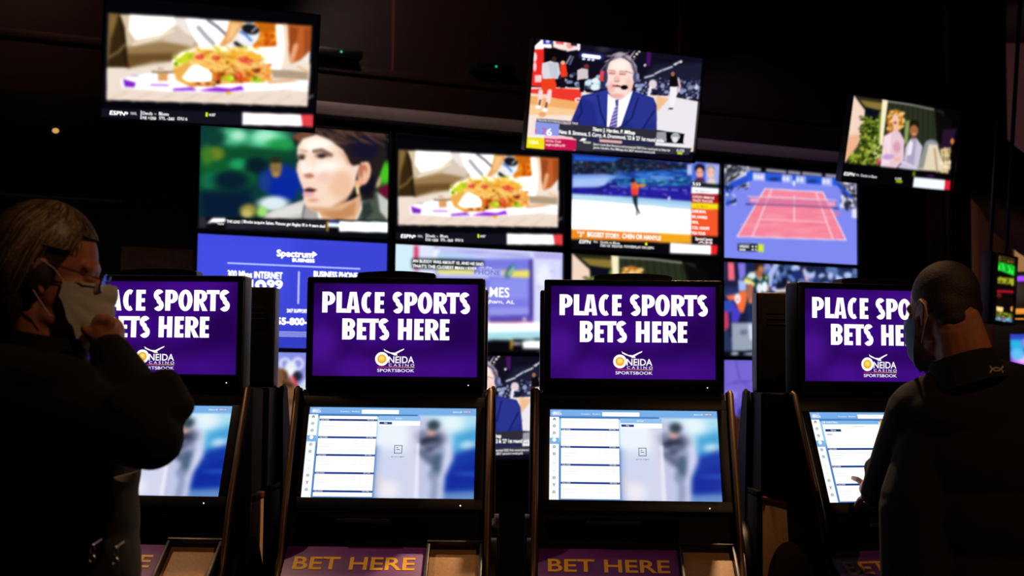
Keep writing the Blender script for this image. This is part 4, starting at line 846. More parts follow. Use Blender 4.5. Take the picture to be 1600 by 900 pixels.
    for y in bars:
        if y > 550: continue
        c.B(x0, y-4.5, x1+1, y+5, '#143a8c'); c.T('Today 2/10/22', x0+4, y+3, 5.5, '#ffffff', .02, wid=40)
        c.T('Gm Lines  >', x1-46, y+3, 5.5, '#ffffff', .02, wid=42)
        for yy, ww in ((30, 66), (44, 54)):
            if y+yy+4 < 552: c.B(x0+8, y+yy, x0+8+ww, y+yy+2.5, '#dfe3ea')
        for q in range(3):
            for yy in (16, 30, 44):
                if y+yy+4 < 552: c.B(x0+172+q*32, y+yy, x0+190+q*32, y+yy+2.5, '#e3e7ee')
    if wide:
        c.B(x0, 168, x1, 186, '#7fb8ec'); c.B(x0+6, 172, x0+14, 180, '#ffffff'); c.T('BASKETBALL', x0+20, 180, 8, '#ffffff', .03, wid=62)
        c.B(x0+6, 210, x0+88, 222, '#122f72'); c.T('Games', x0+34, 219, 7, '#fff', .02); c.B(x0+150, 196, x0+214, 199, '#c4ccd8'); c.B(x0+10, 234, x0+38, 238, '#8a94a8')
        c.B(x1+8, 168, x1+60, 250, '#f0a81e'); c.B(x1+16, 176, x1+30, 190, '#ffe9a8')
    # bet slip
    else:
        c.V_([[(456, 170), (652, 171), (652, 194), (456, 193)]], '#8fc2ee'); c.T('BETSLIP', 536, 186, 7, '#ffffff', .02, wid=30)
        c.V_([[(456, 194), (652, 195), (652, 218), (456, 218)]], '#fafdff', 1.04); c.V_([[(460, 199), (520, 200), (520, 212), (460, 211)]], '#17429a'); c.T('Slip', 482, 208, 6, '#ffffff', .02, wid=16)
        c.P([(456, 215), (652, 215), (652, 555), (456, 555)], '#ffffff', 4, .30); c.P([(640, 300), (654, 300), (662, 560), (640, 560)], '#f0f2fc', 10, .7)
        for q in ([(538, 313), (575, 313), (575, 316), (538, 316)], [(538, 313), (541, 313), (541, 353), (538, 353)], [(572, 313), (575, 313), (575, 353), (572, 353)], [(538, 350), (575, 350), (575, 353), (538, 353)], [(548, 324), (556, 324), (556, 327), (548, 327)], [(548, 333), (564, 333), (564, 336), (548, 336)]): c.V_([q], '#3a4a5c')
        c.T('BET SLIP IS EMPTY', 526, 372, 6, '#5c6a7c', .01, wid=62)
    return c.mesh()
# ---------------------------------------------------------------- the room
M_WOOD = mat('dark_red_wood', '#260d09', 0.5, noise=0.25, nscale=14)
M_CARPET = mat('dark_carpet', '#2a1614', 0.95, noise=0.4, nscale=60)
M_CEIL = mat('dark_ceiling', '#141011', 0.9, noise=0.1, nscale=20)
M_WALLB = mat('black_wall', '#0c0b0c', 0.7, noise=0.1, nscale=20)
M_LEDGE = mat('ledge_laminate', '#a2928c', 0.42, noise=0.08, nscale=30)
M_BROWN = mat('brown_plaster', '#6e4636', 0.85, noise=0.12, nscale=20, bump=0.1)
M_MAUVE = mat('mauve_plaster', '#7a5560', 0.85, noise=0.12, nscale=20)

WA = 0.4244                                   # the screen wall turns away to the right
WALL = Matrix.Translation((0, 8.7559, EYE)) @ Matrix.Rotation(WA, 4, 'Z')   # wall axes: x along, y into the wall, z up from eye height
def ray(px, py):
    x, y = px-800.0, py-450.0
    x, y = x*_cr+y*_sr, -x*_sr+y*_cr
    return Vector((x, FPX*_c+y*_s, FPX*_s-y*_c))
def at(px, py, Y):
    d = ray(px, py); return d*(Y/d.y)+Vector((0, 0, EYE))
def on_wall(px, py, yoff):
    """the spot on the screen wall (its own axes) that lies yoff behind its face"""
    Wi = WALL.inverted(); o = Wi @ Vector((0, 0, EYE)); d = Wi.to_3x3() @ ray(px, py)
    t = (yoff-o.y)/d.y; return o+d*t
JOINTS = (on_wall(614, 50, .29).x, on_wall(1062, 25, .29).x)
def wbox(name, x0, x1, y0, y1, z0, z1, m, bev=0.0):
    return struct(MB().box(((x0+x1)/2, (y0+y1)/2, (z0+z1)/2), (x1-x0, y1-y0, z1-z0), bev).build(name, m, matrix=WALL))
struct(MB().box((1, 6.5, -0.05), (16, 22, 0.1)).build('floor', M_CARPET))
struct(MB().box((1, 6.5, 6.05), (16, 22, 0.1)).build('ceiling', M_CEIL))
struct(MB().box((-6.95, 6.5, 3.0), (0.1, 22, 6.0)).build('wall_left', M_WALLB))
struct(MB().box((8.95, 6.5, 3.0), (0.1, 22, 6.0)).build('wall_right', M_MAUVE))
struct(MB().box((1, -4.45, 3.0), (16, 0.1, 6.0)).build('wall_rear', M_WALLB))
struct(MB().box((4.5, 17.4, 3.0), (9, 0.2, 6.0)).build('wall_far', M_MAUVE))
wbox('wall_back', -4.7, 3.62, 0.07, 0.35, -1.5, 1.62, M_WALLB)
wbox('wall_upper', -4.7, 3.62, 0.30, 0.50, 1.62, 4.5, M_WOOD)
wbox('trim_1', -2.35, 3.62, -0.02, 0.32, 1.625, 1.72, M_LEDGE, 0.035)
for i, x in enumerate(JOINTS): wbox('trim_%d' % (i+2), x-0.006, x+0.006, 0.285, 0.31, 2.03, 4.5, mat('panel_joint', '#7a3a28', 0.4, noise=.1))
wbox('trim_4', -4.7, 3.62, 0.27, 0.31, 1.98, 2.03, M_WOOD, 0.004)
# corner column and the wall that carries on behind it
wbox('column_1', 3.62, 3.92, -0.10, 0.5, -1.5, 4.5, mat('column_wood', '#6a4030', 0.6, noise=0.15, nscale=25), 0.01)
wbox('trim_5', 3.66, 3.70, -0.125, -0.09, -1.5, 4.5, mat('column_bead', '#8a5c40', 0.45, noise=.1), 0.006)
struct(MB().box((4.70, 13.1, 3.0), (0.46, 0.25, 6.0)).build('wall_side', M_BROWN))
struct(MB().box((4.52, 12.9, 3.0), (0.10, 0.2, 6.0), 0.02).build('trim_6', mat('column_bead2', '#8a5c40', 0.45, noise=.1)))

def pic_obj(me, parent, loc=(0, 0, 0), rx=0.0):
    o = bpy.data.objects.new('screen_picture', me); COL.objects.link(o); o.parent = parent
    o.matrix_local = Matrix.Translation(loc) @ Matrix.Rotation(rx, 4, 'X')
    return o

# ---------------------------------------------------------------- televisions
def make_tv(me, w=1.21, h=0.68, mount='wall'):
    r = empty('television')
    fr = MB(); b = 0.0125
    for x in (-1, 1): fr.box((x*(w/2+b/2), 0.004, 0), (b, 0.03, h+2*b), 0.002)
    for z in (-1, 1): fr.box((0, 0.004, z*(h/2+b/2)), (w, 0.03, b), 0.002)
    fr.build('bezel', M_BEZEL, r)
    hs = MB().box((0, 0.037, 0), (w+0.02, 0.04, h+0.02), 0.006); hs.box((0, 0.06, -0.05), (w*0.6, 0.03, h*0.6), 0.008); hs.build('housing', M_BLACK, r)
    pic_obj(me, r, (0, 0.012, 0))
    if mount == 'hang':
        m = MB().box((0, 0.085, 0.02), (0.32, 0.02, 0.30), 0.004); m.cyl((0, 0.10, 0.02), (0, 0.16, 0.04), 0.03)
        m.build('mount_plate', M_BLACK, r)
    else:
        MB().box((0, 0.087, 0), (0.5, 0.03, 0.34), 0.004).build('mount_plate', M_BLACK, r)
    return r
ME = {k: f() for k, f in (('taco', pic_taco), ('woman', pic_woman), ('comm', pic_commentator), ('couple', pic_couple), ('skate', pic_skating), ('tennis', pic_tennis), ('net', pic_internet), ('call', pic_caller), ('foot', pic_football), ('press', pic_press), ('umb', pic_umbrella))}
US = (-2.0898, -.8311, .4315, 1.6665)
GROUP_WALL = 'televisions tiled on the screen wall'
LAYOUT = [(0, 0, 'woman', 'wall television showing a dark-haired woman in profile with a gold earring'),
          (0, 1, 'taco', 'wall television with a taco close-up, the smaller of the two taco pictures'),
          (0, 2, 'skate', 'wall television with an orange-topped skater on white ice and a red list'),
          (0, 3, 'tennis', 'wall television showing an empty pink tennis court on blue ground'),
          (1, 0, 'net', 'wall television with a plain blue internet and phone price advert'),
          (1, 1, 'call', 'wall television with a purple caller board and black caption lines'),
          (1, 2, 'couple', 'wall television mostly hidden behind a kiosk, a cream corner showing at its top'),
          (1, 3, 'foot', 'wall television with a green and yellow football player on a sideline'),
          (2, 0, 'press', 'wall television low behind the kiosks with white rings and a brown hooded coat'),
          (2, 1, 'comm', 'wall television low between two kiosks showing a navy suit shoulder in an arena'),
          (2, 3, 'umb', 'wall television low behind the kiosks with a lilac canopy and blue jacket')]
for r, c, k, lab in LAYOUT:
    t = make_tv(ME[k], 1.2056, 0.68); 
    t.matrix_world = WALL @ Matrix.Translation((US[c]+0.6028, -0.012, 1.5415-r*0.7089-0.34))
    tag(t, lab, 'television', GROUP_WALL)
def hang_tv(me, loc, yaw, tilt, w, h, lab):
    t = make_tv(me, w, h, 'hang')
    M = Matrix.Translation((loc[0], loc[1], loc[2]+EYE)) @ Matrix.Rotation(yaw, 4, 'Z') @ Matrix.Rotation(tilt, 4, 'X')
    t.matrix_world = M; tag(t, lab, 'television', 'tilted televisions on arms above the screen wall')
    Mi = M.inverted(); a = Vector((0, 0.15, 0.03)); wl = WALL.inverted() @ (M @ a); e = Mi @ (WALL @ Vector((wl.x, .30, wl.z)))
    p = MB().cyl(a, e, 0.03); p.build('wall_arm', M_BEZEL, t)
    return t
def scaled(me, s):
    m = me.copy(); m.transform(Matrix.Scale(s, 4)); return m
hang_tv(ME['taco'], (-1.7593, 7.5503, 1.7813), .3223, .1721, 1.21, .68, 'tilted upper television with a taco close-up, above the woman in profile')
hang_tv(ME['comm'], (.6624, 8.3849, 1.7668), .3869, .1934, 1.21, .68, 'tilted upper television with a headset commentator facing front in a navy suit')
hang_tv(scaled(ME['couple'], .88), (3.2111*.88, 10.7004*.88, 1.925*.88), .4819, .2083, 1.21*.88, .68*.88, 'tilted upper television showing a couple in pale clothes by a green wall')
# ---------------------------------------------------------------- betting kiosks
ME['sign'] = pic_sign(); ME['bet'] = pic_betting(0); ME['bet2'] = pic_betting(-35); ME['bet4'] = pic_betting(0, True)
TILT = math.atan2(0.14, 0.282)                  # the touch screen leans back
def wing_edge():
    pts = [(.006, 1.452), (-.010, 1.445), (-.192, 1.085), (-.222, 1.0), (-.236, .955)]
    pts += [(-.262, .905), (-.305, .868), (-.35, .835), (-.385, .79), (-.395, .74)]
    return pts
def make_kiosk(bet):
    k = empty('betting_kiosk')
    prof = [(.012, 1.4465), (-.165, 1.078), (-.185, .985), (-.192, .965), (-.335, .875), (-.345, .84), (-.21, .79), (-.18, .76), (-.18, .03), (.24, .03), (.24, 1.4465)]
    cb = MB().prism(prof, -.298, .298, 'x', 0.004); cb.box((0, .03, .015), (.54, .36, .03)); cb.build('cabinet', M_BODY, k)
    for s in (-1, 1):
        MB().box((s*.3045, .06, .56), (.013, .34, 1.04), 0.004).build('side_panel', M_TAN, k)
        MB().box((s*.3045, .06, 1.092), (.016, .344, .022), 0.004).build('side_cap', mat('red_cap', '#6a1f16', 0.4, noise=.1), k)
        bp = MB().cyl((s*.305, -.04, .80), (s*.335, -.04, .80), .185, seg=48); bp.box((s*.32, -.04, .42), (.03, .30, .76), .006); bp.build('side_bumper', M_BLACK, k)
        e = wing_edge(); poly = e+[(-.20, .70), (-.03, .75), (.02, 1.0), (.07, 1.40), (.05, 1.452)]
        wg = MB().prism(poly, s*.301, s*.318, 'x', 0.003).build('wing', M_BODY, k)
        MB().tube([(s*.3095, y-.004, z) for y, z in e], [.008]+[.0102]*(len(e)-2)+[.008], 12).build('edge_trim', M_BRONZE, wg)
    # top display
    d = MB(); W2, z0, z1 = .2875, 1.446, 1.811
    d.box((0, .054, (z0+z1)/2), (W2*2, .092, z1-z0), .007, seg=3)
    td = d.build('sign_display', M_BLACK, k)
    f = MB(); zt, zb = 1.79, 1.4915
    f.box((0, .004, (zt+z1)/2), (W2*2-.012, .016, z1-zt-.004), .002); f.box((0, .004, (z0+zb)/2), (W2*2-.012, .016, zb-z0-.004), .002)
    for s in (-1, 1): f.box((s*(.265+W2)/2, .004, (zt+zb)/2), (W2-.265-.004, .016, zt-zb+.01), .002)
    f.build('bezel', M_GLOSS, td)
    pic_obj(ME['sign'], td, (0, .0065, (zt+zb)/2)).name = 'sign_picture'
    g = MB()
    for i in range(3): g.box((.0, .103, 1.735-.020*i), (.50, .006, .005), .001)
    g.build('vent_grille', mat('vent_brown', '#2c2019', .5, noise=.1), td)
    MB().sph((.238, -.0045, 1.4655), .0022, sub=2).build('status_light', M_LEDW, td)
    cp = MB(); n = 16
    cp.prism([(-.128, 1.805)]+[(-.125+.25*i/n, 1.826+.007*math.sin(PI*i/n)) for i in range(n+1)]+[(.128, 1.805)], .012, .085, 'y', .003)
    cp.build('camera_cap', M_BLACK, k)
    # touch screen
    tc = empty('touch_screen'); tc.parent = k
    C = Vector((0, -.0915, 1.2545)); TM = Matrix.Translation(C) @ Matrix.Rotation(-TILT, 4, 'X'); tc.matrix_local = TM
    fr = MB(); pw, ph = .265, .1525
    fr.box((0, 0.004, ph+.019), (.592, .02, .036), .002); fr.box((0, 0.004, -ph-.019), (.592, .02, .036), .002)
    for s in (-1, 1): fr.box((s*(pw+.0155), 0.004, 0), (.029, .02, ph*2+.004), .002)
    fr.build('bezel', M_GLOSS, tc); pic_obj(ME[bet], tc, (0, -.001, 0))
    MB().sph((.225, -.0065, -ph-.024), .0024, sub=2).build('status_light', M_LEDW, tc)
    # face below the screen, sloping sign and tray
    fc = MB(); fc.box((-.07, -.179, 1.03), (.40, .012, .07), .003, m=None); fc.build('printer_face', M_GLOSS, k)
    sl = MB(); sl.box((-.07, -.190, 1.052), (.16, .008, .012), .002); sl.build('ticket_slot', mat('slot_grey', '#2a2a2e', .4, noise=.1), k)
    sa = math.atan2(.09, .143); SM = Matrix.Translation((-.086, -.2635, .925)) @ Matrix.Rotation(sa, 4, 'X')
    sg = MB().box((0, 0, 0), (.424, .168, .012), .003).build('bet_sign', M_PURPLE, k, matrix=SM)
    v, t = text_tris('BET HERE', .018)
    mx, mn = v[:, 0].max(), v[:, 0].min(); q = np.zeros((len(v), 3)); q[:, 0] = (v[:, 0]-mn)/(mx-mn)*.364-.182; q[:, 1] = v[:, 1]/.70*.056-.022; q[:, 2] = .0072
    for side in (-1, 1):                          # one mesh for each word
        tt = [p for p in t if (q[list(p), 0].mean() > -.04) == (side > 0)]; us = sorted({i for p in tt for i in p}); ix = {i: j for j, i in enumerate(us)}
        lm = bpy.data.meshes.new('lettering'); lm.from_pydata(q[us].tolist(), [], [[ix[i] for i in p] for p in tt]); lm.materials.append(M_YELLOW)
        lo = bpy.data.objects.new('lettering', lm); COL.objects.link(lo); lo.parent = sg
    TM2 = Matrix.Translation((.212, -.2635, .925)) @ Matrix.Rotation(sa, 4, 'X')
    tr = MB(); tr.box((0, 0, -.004), (.152, .16, .012), .002); tr.build('tray', M_TAN, k, matrix=TM2)
    rim = MB()
    for s in (-1, 1): rim.box((s*.080, 0, .012), (.010, .172, .034), .003)
    rim.box((0, .084, .014), (.17, .010, .038), .003); rim.box((0, -.084, .004), (.17, .010, .020), .003)
    rim.build('tray_rim', M_BLACK, k, matrix=TM2)
    return k
KX = [(-1.149, 4.235, -.06, 'bet', 'betting kiosk behind the man in the face mask, leftmost in the front row'),
      (-.375, 4.23, -.006, 'bet2', 'unattended betting kiosk beside the masked man, in front of the purple caller board'),
      (.392, 4.23, -.03, 'bet', 'unattended betting kiosk in front of the wall television with the cream corner'),
      (1.204, 4.293, .24, 'bet4', 'betting kiosk being touched by the short-haired man, turned to the side')]
KIOSKS = []
for x, y, a, bt, lab in KX:
    k = make_kiosk(bt); k.location = (x, y, 0); k.rotation_euler = (0, 0, a); tag(k, lab, 'betting kiosk', 'betting kiosks facing the players'); KIOSKS.append(k)
BACK = [(-1.15, 4.88, 'black back of a betting kiosk showing beside the masked man\'s kiosk, below the price advert'),
        (-.375, 4.88, 'back-turned betting kiosk hidden behind the unattended kiosk nearest the masked man'),
        (.392, 4.88, 'back-turned betting kiosk, a thin black edge showing beside the caller board'),
        (1.18, 4.88, 'black back of a betting kiosk in front of the football television')]
for x, y, lab in BACK:
    k = copy_tree(KIOSKS[2]); k.location = (x, y, 0); k.rotation_euler = (0, 0, PI)
    for c in kids(k):
        if c.name.startswith(('side_panel', 'side_cap')): c.data = c.data.copy(); c.data.materials[0] = M_BODY  # side panels and caps coloured black in place of shade
    tag(k, lab, 'betting kiosk', 'betting kiosks facing the screen wall')
# ---------------------------------------------------------------- people
M_SKIN = mat('skin', '#b9785a', 0.5, noise=0.10, nscale=60, bump=0.05)
M_HAIRG = mat('greying_hair', '#9c8568', 0.42, noise=0.2, nscale=200)
M_HAIRC = mat('hair_underlayer', '#30261b', 0.6, noise=0.3, nscale=200)  # dark base colour stands in for shade between the lit strands
M_HAIRS = [mat('hair_tone_%d' % i, c, .42, noise=.1, nscale=90) for i, c in enumerate(('#8c7658', '#4e3f2d', '#75634a', '#b09c80'))]
M_HAIRD = mat('dark_short_hair', '#2b1c14', 0.6, noise=0.35, nscale=260, bump=0.6)
M_JACK = mat('black_jacket', '#090808', 0.9, noise=0.2, nscale=50, bump=0.25)
M_JACK2 = mat('charcoal_jacket', '#0d0b0a', 0.9, noise=0.25, nscale=120, bump=0.2)
M_TROU = mat('dark_trousers', '#14151a', 0.9, noise=0.15, nscale=60)
M_SHOE = mat('black_shoes', '#101010', 0.5, noise=0.1)
M_MASK = mat('paper_mask', '#cfd6cf', 0.8, noise=0.06, nscale=80, bump=0.1)
M_MASKB = mat('blue_mask', '#8fb4d4', 0.8, noise=0.06, nscale=80, bump=0.1)
M_CORD = mat('white_cord', '#d8d4cc', 0.7, noise=0.05)
M_LENS = mat('lens', '#ffffff', 0.03); M_LENS.node_tree.nodes['Principled BSDF'].inputs['Transmission Weight'].default_value = 1.0
M_FRAME = mat('spectacle_frame', '#3a3230', 0.3, 0.6, noise=0.05)
M_PAPER = mat('white_paper', '#f1efe9', 0.8, noise=0.03)

def head_frame(o, yaw, pitch, roll=0.0):
    """yaw: heading measured from +Y, positive to the right; local x right, y forward, z up"""
    return Matrix.Translation(o) @ Matrix.Rotation(-yaw, 4, 'Z') @ Matrix.Rotation(-pitch, 4, 'X') @ Matrix.Rotation(roll, 4, 'Y')
def add_head(mb, H, k=1.0):
    R3 = H.to_3x3(); p = lambda x, y, z: H @ (Vector((x, y, z))*k)
    S = lambda c, r: mb.sph(p(*c), tuple(a*k for a in r), R3)
    S((0, -.010, .028), (.075, .093, .090)); S((0, .030, -.035), (.062, .062, .080)); S((0, .060, -.095), (.034, .028, .028)); S((0, .02, -.085), (.055, .05, .035))
    S((0, .070, .022), (.055, .020, .020)); S((.036, .068, -.030), (.022, .022, .020)); S((-.036, .068, -.030), (.022, .022, .020))
    mb.cap(p(0, .088, .004), p(0, .110, -.036), .0075*k, .0125*k); S((.011, .099, -.040), (.009, .011, .008)); S((-.011, .099, -.040), (.009, .011, .008))
    S((0, .088, -.064), (.023, .011, .0065)); S((0, .086, -.075), (.021, .011, .0075))
    for s in (-1, 1):
        S((s*.031, .078, .000), (.015, .012, .010))
        mb.limb([p(s*.074, .004, -.045), p(s*.078, -.004, -.030), p(s*.082, -.016, -.012), p(s*.083, -.018, .006), p(s*.080, -.006, .016), p(s*.076, .006, .008)], [.007*k, .006*k, .0062*k, .0062*k, .006*k, .005*k])
        S((s*.076, -.004, -.012), (.006, .014, .024))
    return p
def finger(mb, pts, r): mb.limb(pts, [r, r*.95, r*.88, r*.78][:len(pts)])
def surf_part(name, rows, m, parent, thick=0.0015):
    """an open sheet given a real thickness"""
    nv, nr = len(rows[0]), len(rows); me = bpy.data.meshes.new('t')
    F = [(i*nv+j, i*nv+j+1, (i+1)*nv+j+1, (i+1)*nv+j) for i in range(nr-1) for j in range(nv-1)]
    V = [Vector(v) for r in rows for v in r]
    N = [Vector() for _ in V]
    for f in F:
        n = (V[f[2]]-V[f[0]]).cross(V[f[3]]-V[f[1]])
        for i in f: N[i] += n
    mb = MB(); A = [mb.bm.verts.new(v) for v in V]; B = [mb.bm.verts.new(v-n.normalized()*thick if n.length else v) for v, n in zip(V, N)]
    for f in F: mb.bm.faces.new([A[i] for i in f]); mb.bm.faces.new([B[i] for i in f[::-1]])
    edge = [i for i in range(nv)]+[i*nv+nv-1 for i in range(1, nr)]+[(nr-1)*nv+j for j in range(nv-2, -1, -1)]+[i*nv for i in range(nr-2, 0, -1)]
    for p, q in zip(edge, edge[1:]+edge[:1]): mb.bm.faces.new((A[q], A[p], B[p], B[q]))
    bpy.data.meshes.remove(me)
    return mb.build(name, m, parent)
def add_mask(H, k, m, parent):
    rows = []
    for i in range(25):
        t = i/24; row = []
        for j in range(33):
            a = math.radians(-80+160*j/32); ca = math.cos(a)
            top, bot = .020*ca-.020, -.140*ca**.5+.020*(1-ca)
            z = top+(bot-top)*t
            bul = .010*math.sin(PI*min(1, t*1.05))*ca-.026*max(0, t-.72)*ca*2.2
            pl = .0045*abs(math.sin(t*PI*3.5+.3*j/32))*(0.25+ca*.75)
            row.append(H @ (Vector((math.sin(a)*.070, .020+ca*(.098+.010*(1-t)*ca**6+bul+pl), z+.004*math.sin(j*1.7)*(t > .9)))*k))
        rows.append(row)
    mk = surf_part('face_mask', rows, m, parent)
    for s in (-1, 1):
        P = lambda x, y, z: H @ (Vector((s*x, y, z))*k)
        MB().tube([P(.0655, .040, -.018), P(.078, .018, .004), P(.087, -.012, .016), P(.087, -.028, -.004), P(.082, -.024, -.030), P(.077, .000, -.055), P(.066, .030, -.086)], .0013, 8).build('ear_loop', M_CORD, mk)
    return mk
def torso(mb, hip, chest, neck, rx, ry, rot, sh, k=1.0):
    R3 = Matrix.Rotation(rot, 3, 'Z')
    mb.sph(hip, (rx*.92, ry*1.0, .17), R3); mb.sph(hip.lerp(chest, .5), (rx*.95, ry*1.02, .20), R3); mb.sph(chest, (rx, ry, .21), R3); mb.sph(chest.lerp(neck, .55), (rx*.86, ry*.82, .12), R3)
    for s in sh: mb.cap(neck-Vector((0, 0, .03)), s, .068*k, .074*k); mb.cap(chest, s, .12*k, .072*k)
def legs(mb, hip, f, r, w, r0=.088, rs=(.062, .045)):
    out = []
    for s in (-1, 1):
        h = hip+r*s*.095-Vector((0, 0, .04)); kn = hip+r*s*.115+f*.03; kn.z = .50; an = hip+r*s*.12; an.z = .10
        mb.limb([h, kn, an], [r0*w, rs[0]*w, rs[1]*w]); out.append(an)
    return out
def shoes(ans, f, par):
    for a in ans:
        b = MB(); g = Vector((a.x, a.y, 0)); R3 = f.to_track_quat('Y', 'Z').to_matrix()
        b.sph(g+f*.05+Vector((0, 0, .035)), (.043, .115, .034), R3); b.sph(g-f*.02+Vector((0, 0, .05)), (.040, .055, .048), R3); b.sph(g+f*.06+Vector((0, 0, .016)), (.046, .125, .016), R3); b.cap(g+Vector((0, 0, .06)), a, .045, .048)
        b.remesh('shoe', M_SHOE, par, .006, 2)
def shell_ring(name, c, n, r, h, m, parent, flare=1.15, front=None):
    q = n.to_track_quat('Z', 'Y').to_matrix(); rows = []
    for i in range(7):
        t = i/6; row = []
        for j in range(33):
            a = 2*PI*j/32; rr = r*(flare+(1-flare)*t)*(1+.02*math.sin(3*a))
            row.append(c+q @ Vector((rr*math.cos(a), rr*math.sin(a)*1.05, h*(t-.5))))
        rows.append(row)
    return surf_part(name, rows, m, parent, .005)

# -- the man in the face mask, chin on his hand
root = empty('person', (-.89, 2.52, 0))
tag(root, 'person in black jacket, glasses and pale face mask resting chin on hand', 'person')
par = empty('tmp'); bpy.data.objects.remove(par)
KH = .97
H1 = head_frame(Vector((-.880, 2.50, 1.688)), math.radians(80), math.radians(12))
f1 = Vector((math.cos(.28), math.sin(.28), 0)); r1 = Vector((f1.y, -f1.x, 0))
hip, chest, neck = Vector((-.885, 2.53, 1.0)), Vector((-.885, 2.53, 1.31)), Vector((-.905, 2.515, 1.535))
shR, shL = Vector((-.915, 2.37, 1.462)), Vector((-.945, 2.69, 1.465))
elR, wrR = at(236, 684, 2.33), at(172, 552, 2.43)
elL, wrL = Vector((-.86, 2.72, 1.20)), at(128, 772, 2.52)
def rel(o):
    o.parent = root; return o
b = MB(); p1 = add_head(b, H1, KH)
b.cap(H1 @ Vector((0, -.025, -.06)), neck, .056, .062)
torso(b, hip, chest, neck-Vector((0, 0, .03)), .14, .10, .28, (shR-Vector((0, 0, .02)), shL-Vector((0, 0, .02))), .7)
b.limb([shR, elR, wrR], [.050, .038, .029]); b.limb([shL, elL, wrL], [.050, .038, .029])
an1 = legs(b, hip, f1, r1, .8)
for a in an1: b.sph(Vector((a.x, a.y, .05))+f1*.05, (.04, .07, .035))
pc = at(164, 524, 2.45)
b.cap(wrR, pc, .028, .031); b.cap(wrR+Vector((0, .02, 0)), pc+Vector((0, .035, .012)), .022, .026)
for i in range(4):
    y = 2.428+.021*i
    finger(b, [at(170, 518-3*i, y), at(175-3*i, 503-2*i, y), at(158-2*i, 500-2*i, y+.004), at(146, 510-2*i, y+.006)], .0095-.0006*abs(i-1))
finger(b, [at(162, 532, 2.44), at(146, 526, 2.43), at(132, 514, 2.435)], .0105)
pl = at(160, 768, 2.55); b.cap(wrL, pl, .025, .026)
for i in range(4):
    z = -.015*i
    finger(b, [pl+Vector((0, -.005, .02+z)), pl+Vector((.035, -.015, .022+z)), pl+Vector((.045, -.045, .018+z)), pl+Vector((.022, -.058, .016+z))], .0085)
finger(b, [pl+Vector((-.01, -.01, .02)), pl+Vector((.015, -.03, .035)), pl+Vector((.03, -.04, .034))], .0095)
rel(b.remesh('body', M_SKIN, None, .0045, 2)); 
def fix_parent(o, r):
    o.parent = r; o.matrix_parent_inverse = Matrix.Identity(4)
    o.data.transform(Matrix.Translation(-r.location)); return o
for o in kids(root): o.data.transform(Matrix.Translation(-root.location))
b = MB()
torso(b, hip, chest, neck-Vector((0, 0, .02)), .175, .135, .28, (shR, shL))
b.sph(chest+f1*.055-Vector((0, 0, .10)), (.12, .12, .20)); b.sph(hip+f1*.05+Vector((0, 0, .12)), (.13, .14, .20))
b.limb([shR, shR.lerp(elR, .55)+Vector((-.004, 0, .006)), elR, elR.lerp(wrR, .45)+Vector((.006, 0, -.002)), wrR], [.088, .074, .060, .056, .040])
b.limb([shL, elL, elL.lerp(wrL, .8)], [.086, .066, .048])
for i in range(3): b.cap(elR+Vector((-.02*i-.01, -.03, .03+.012*i)), elR+Vector((.04-.012*i, .03, .055+.02*i)), .030, .030)
b.sph(shR.lerp(elR, .3)+Vector((.0, -.02, .045)), (.10, .06, .05))
jk = fix_parent(b.remesh('jacket', M_JACK, None, .008, 4), root)
fix_parent(shell_ring('collar', neck+Vector((.004, 0, -.008)), Vector((.16, 0, 1)).normalized(), .078, .085, M_JACK, None), root)
b = MB(); legs(b, hip, f1, r1, 1.0); b.sph(hip-Vector((0, 0, .05)), (.165, .135, .14), Matrix.Rotation(.28, 3, 'Z')); fix_parent(b.remesh('trousers', M_TROU, None, .010, 3), root)
n0 = set(bpy.data.objects); shoes(an1, f1, None)
for o in set(bpy.data.objects)-n0: fix_parent(o, root)
n0 = set(bpy.data.objects); mk = add_mask(H1, KH, M_MASK, None)
for o in set(bpy.data.objects)-n0:
    o.data.transform(Matrix.Translation(-root.location))
mk.parent = root
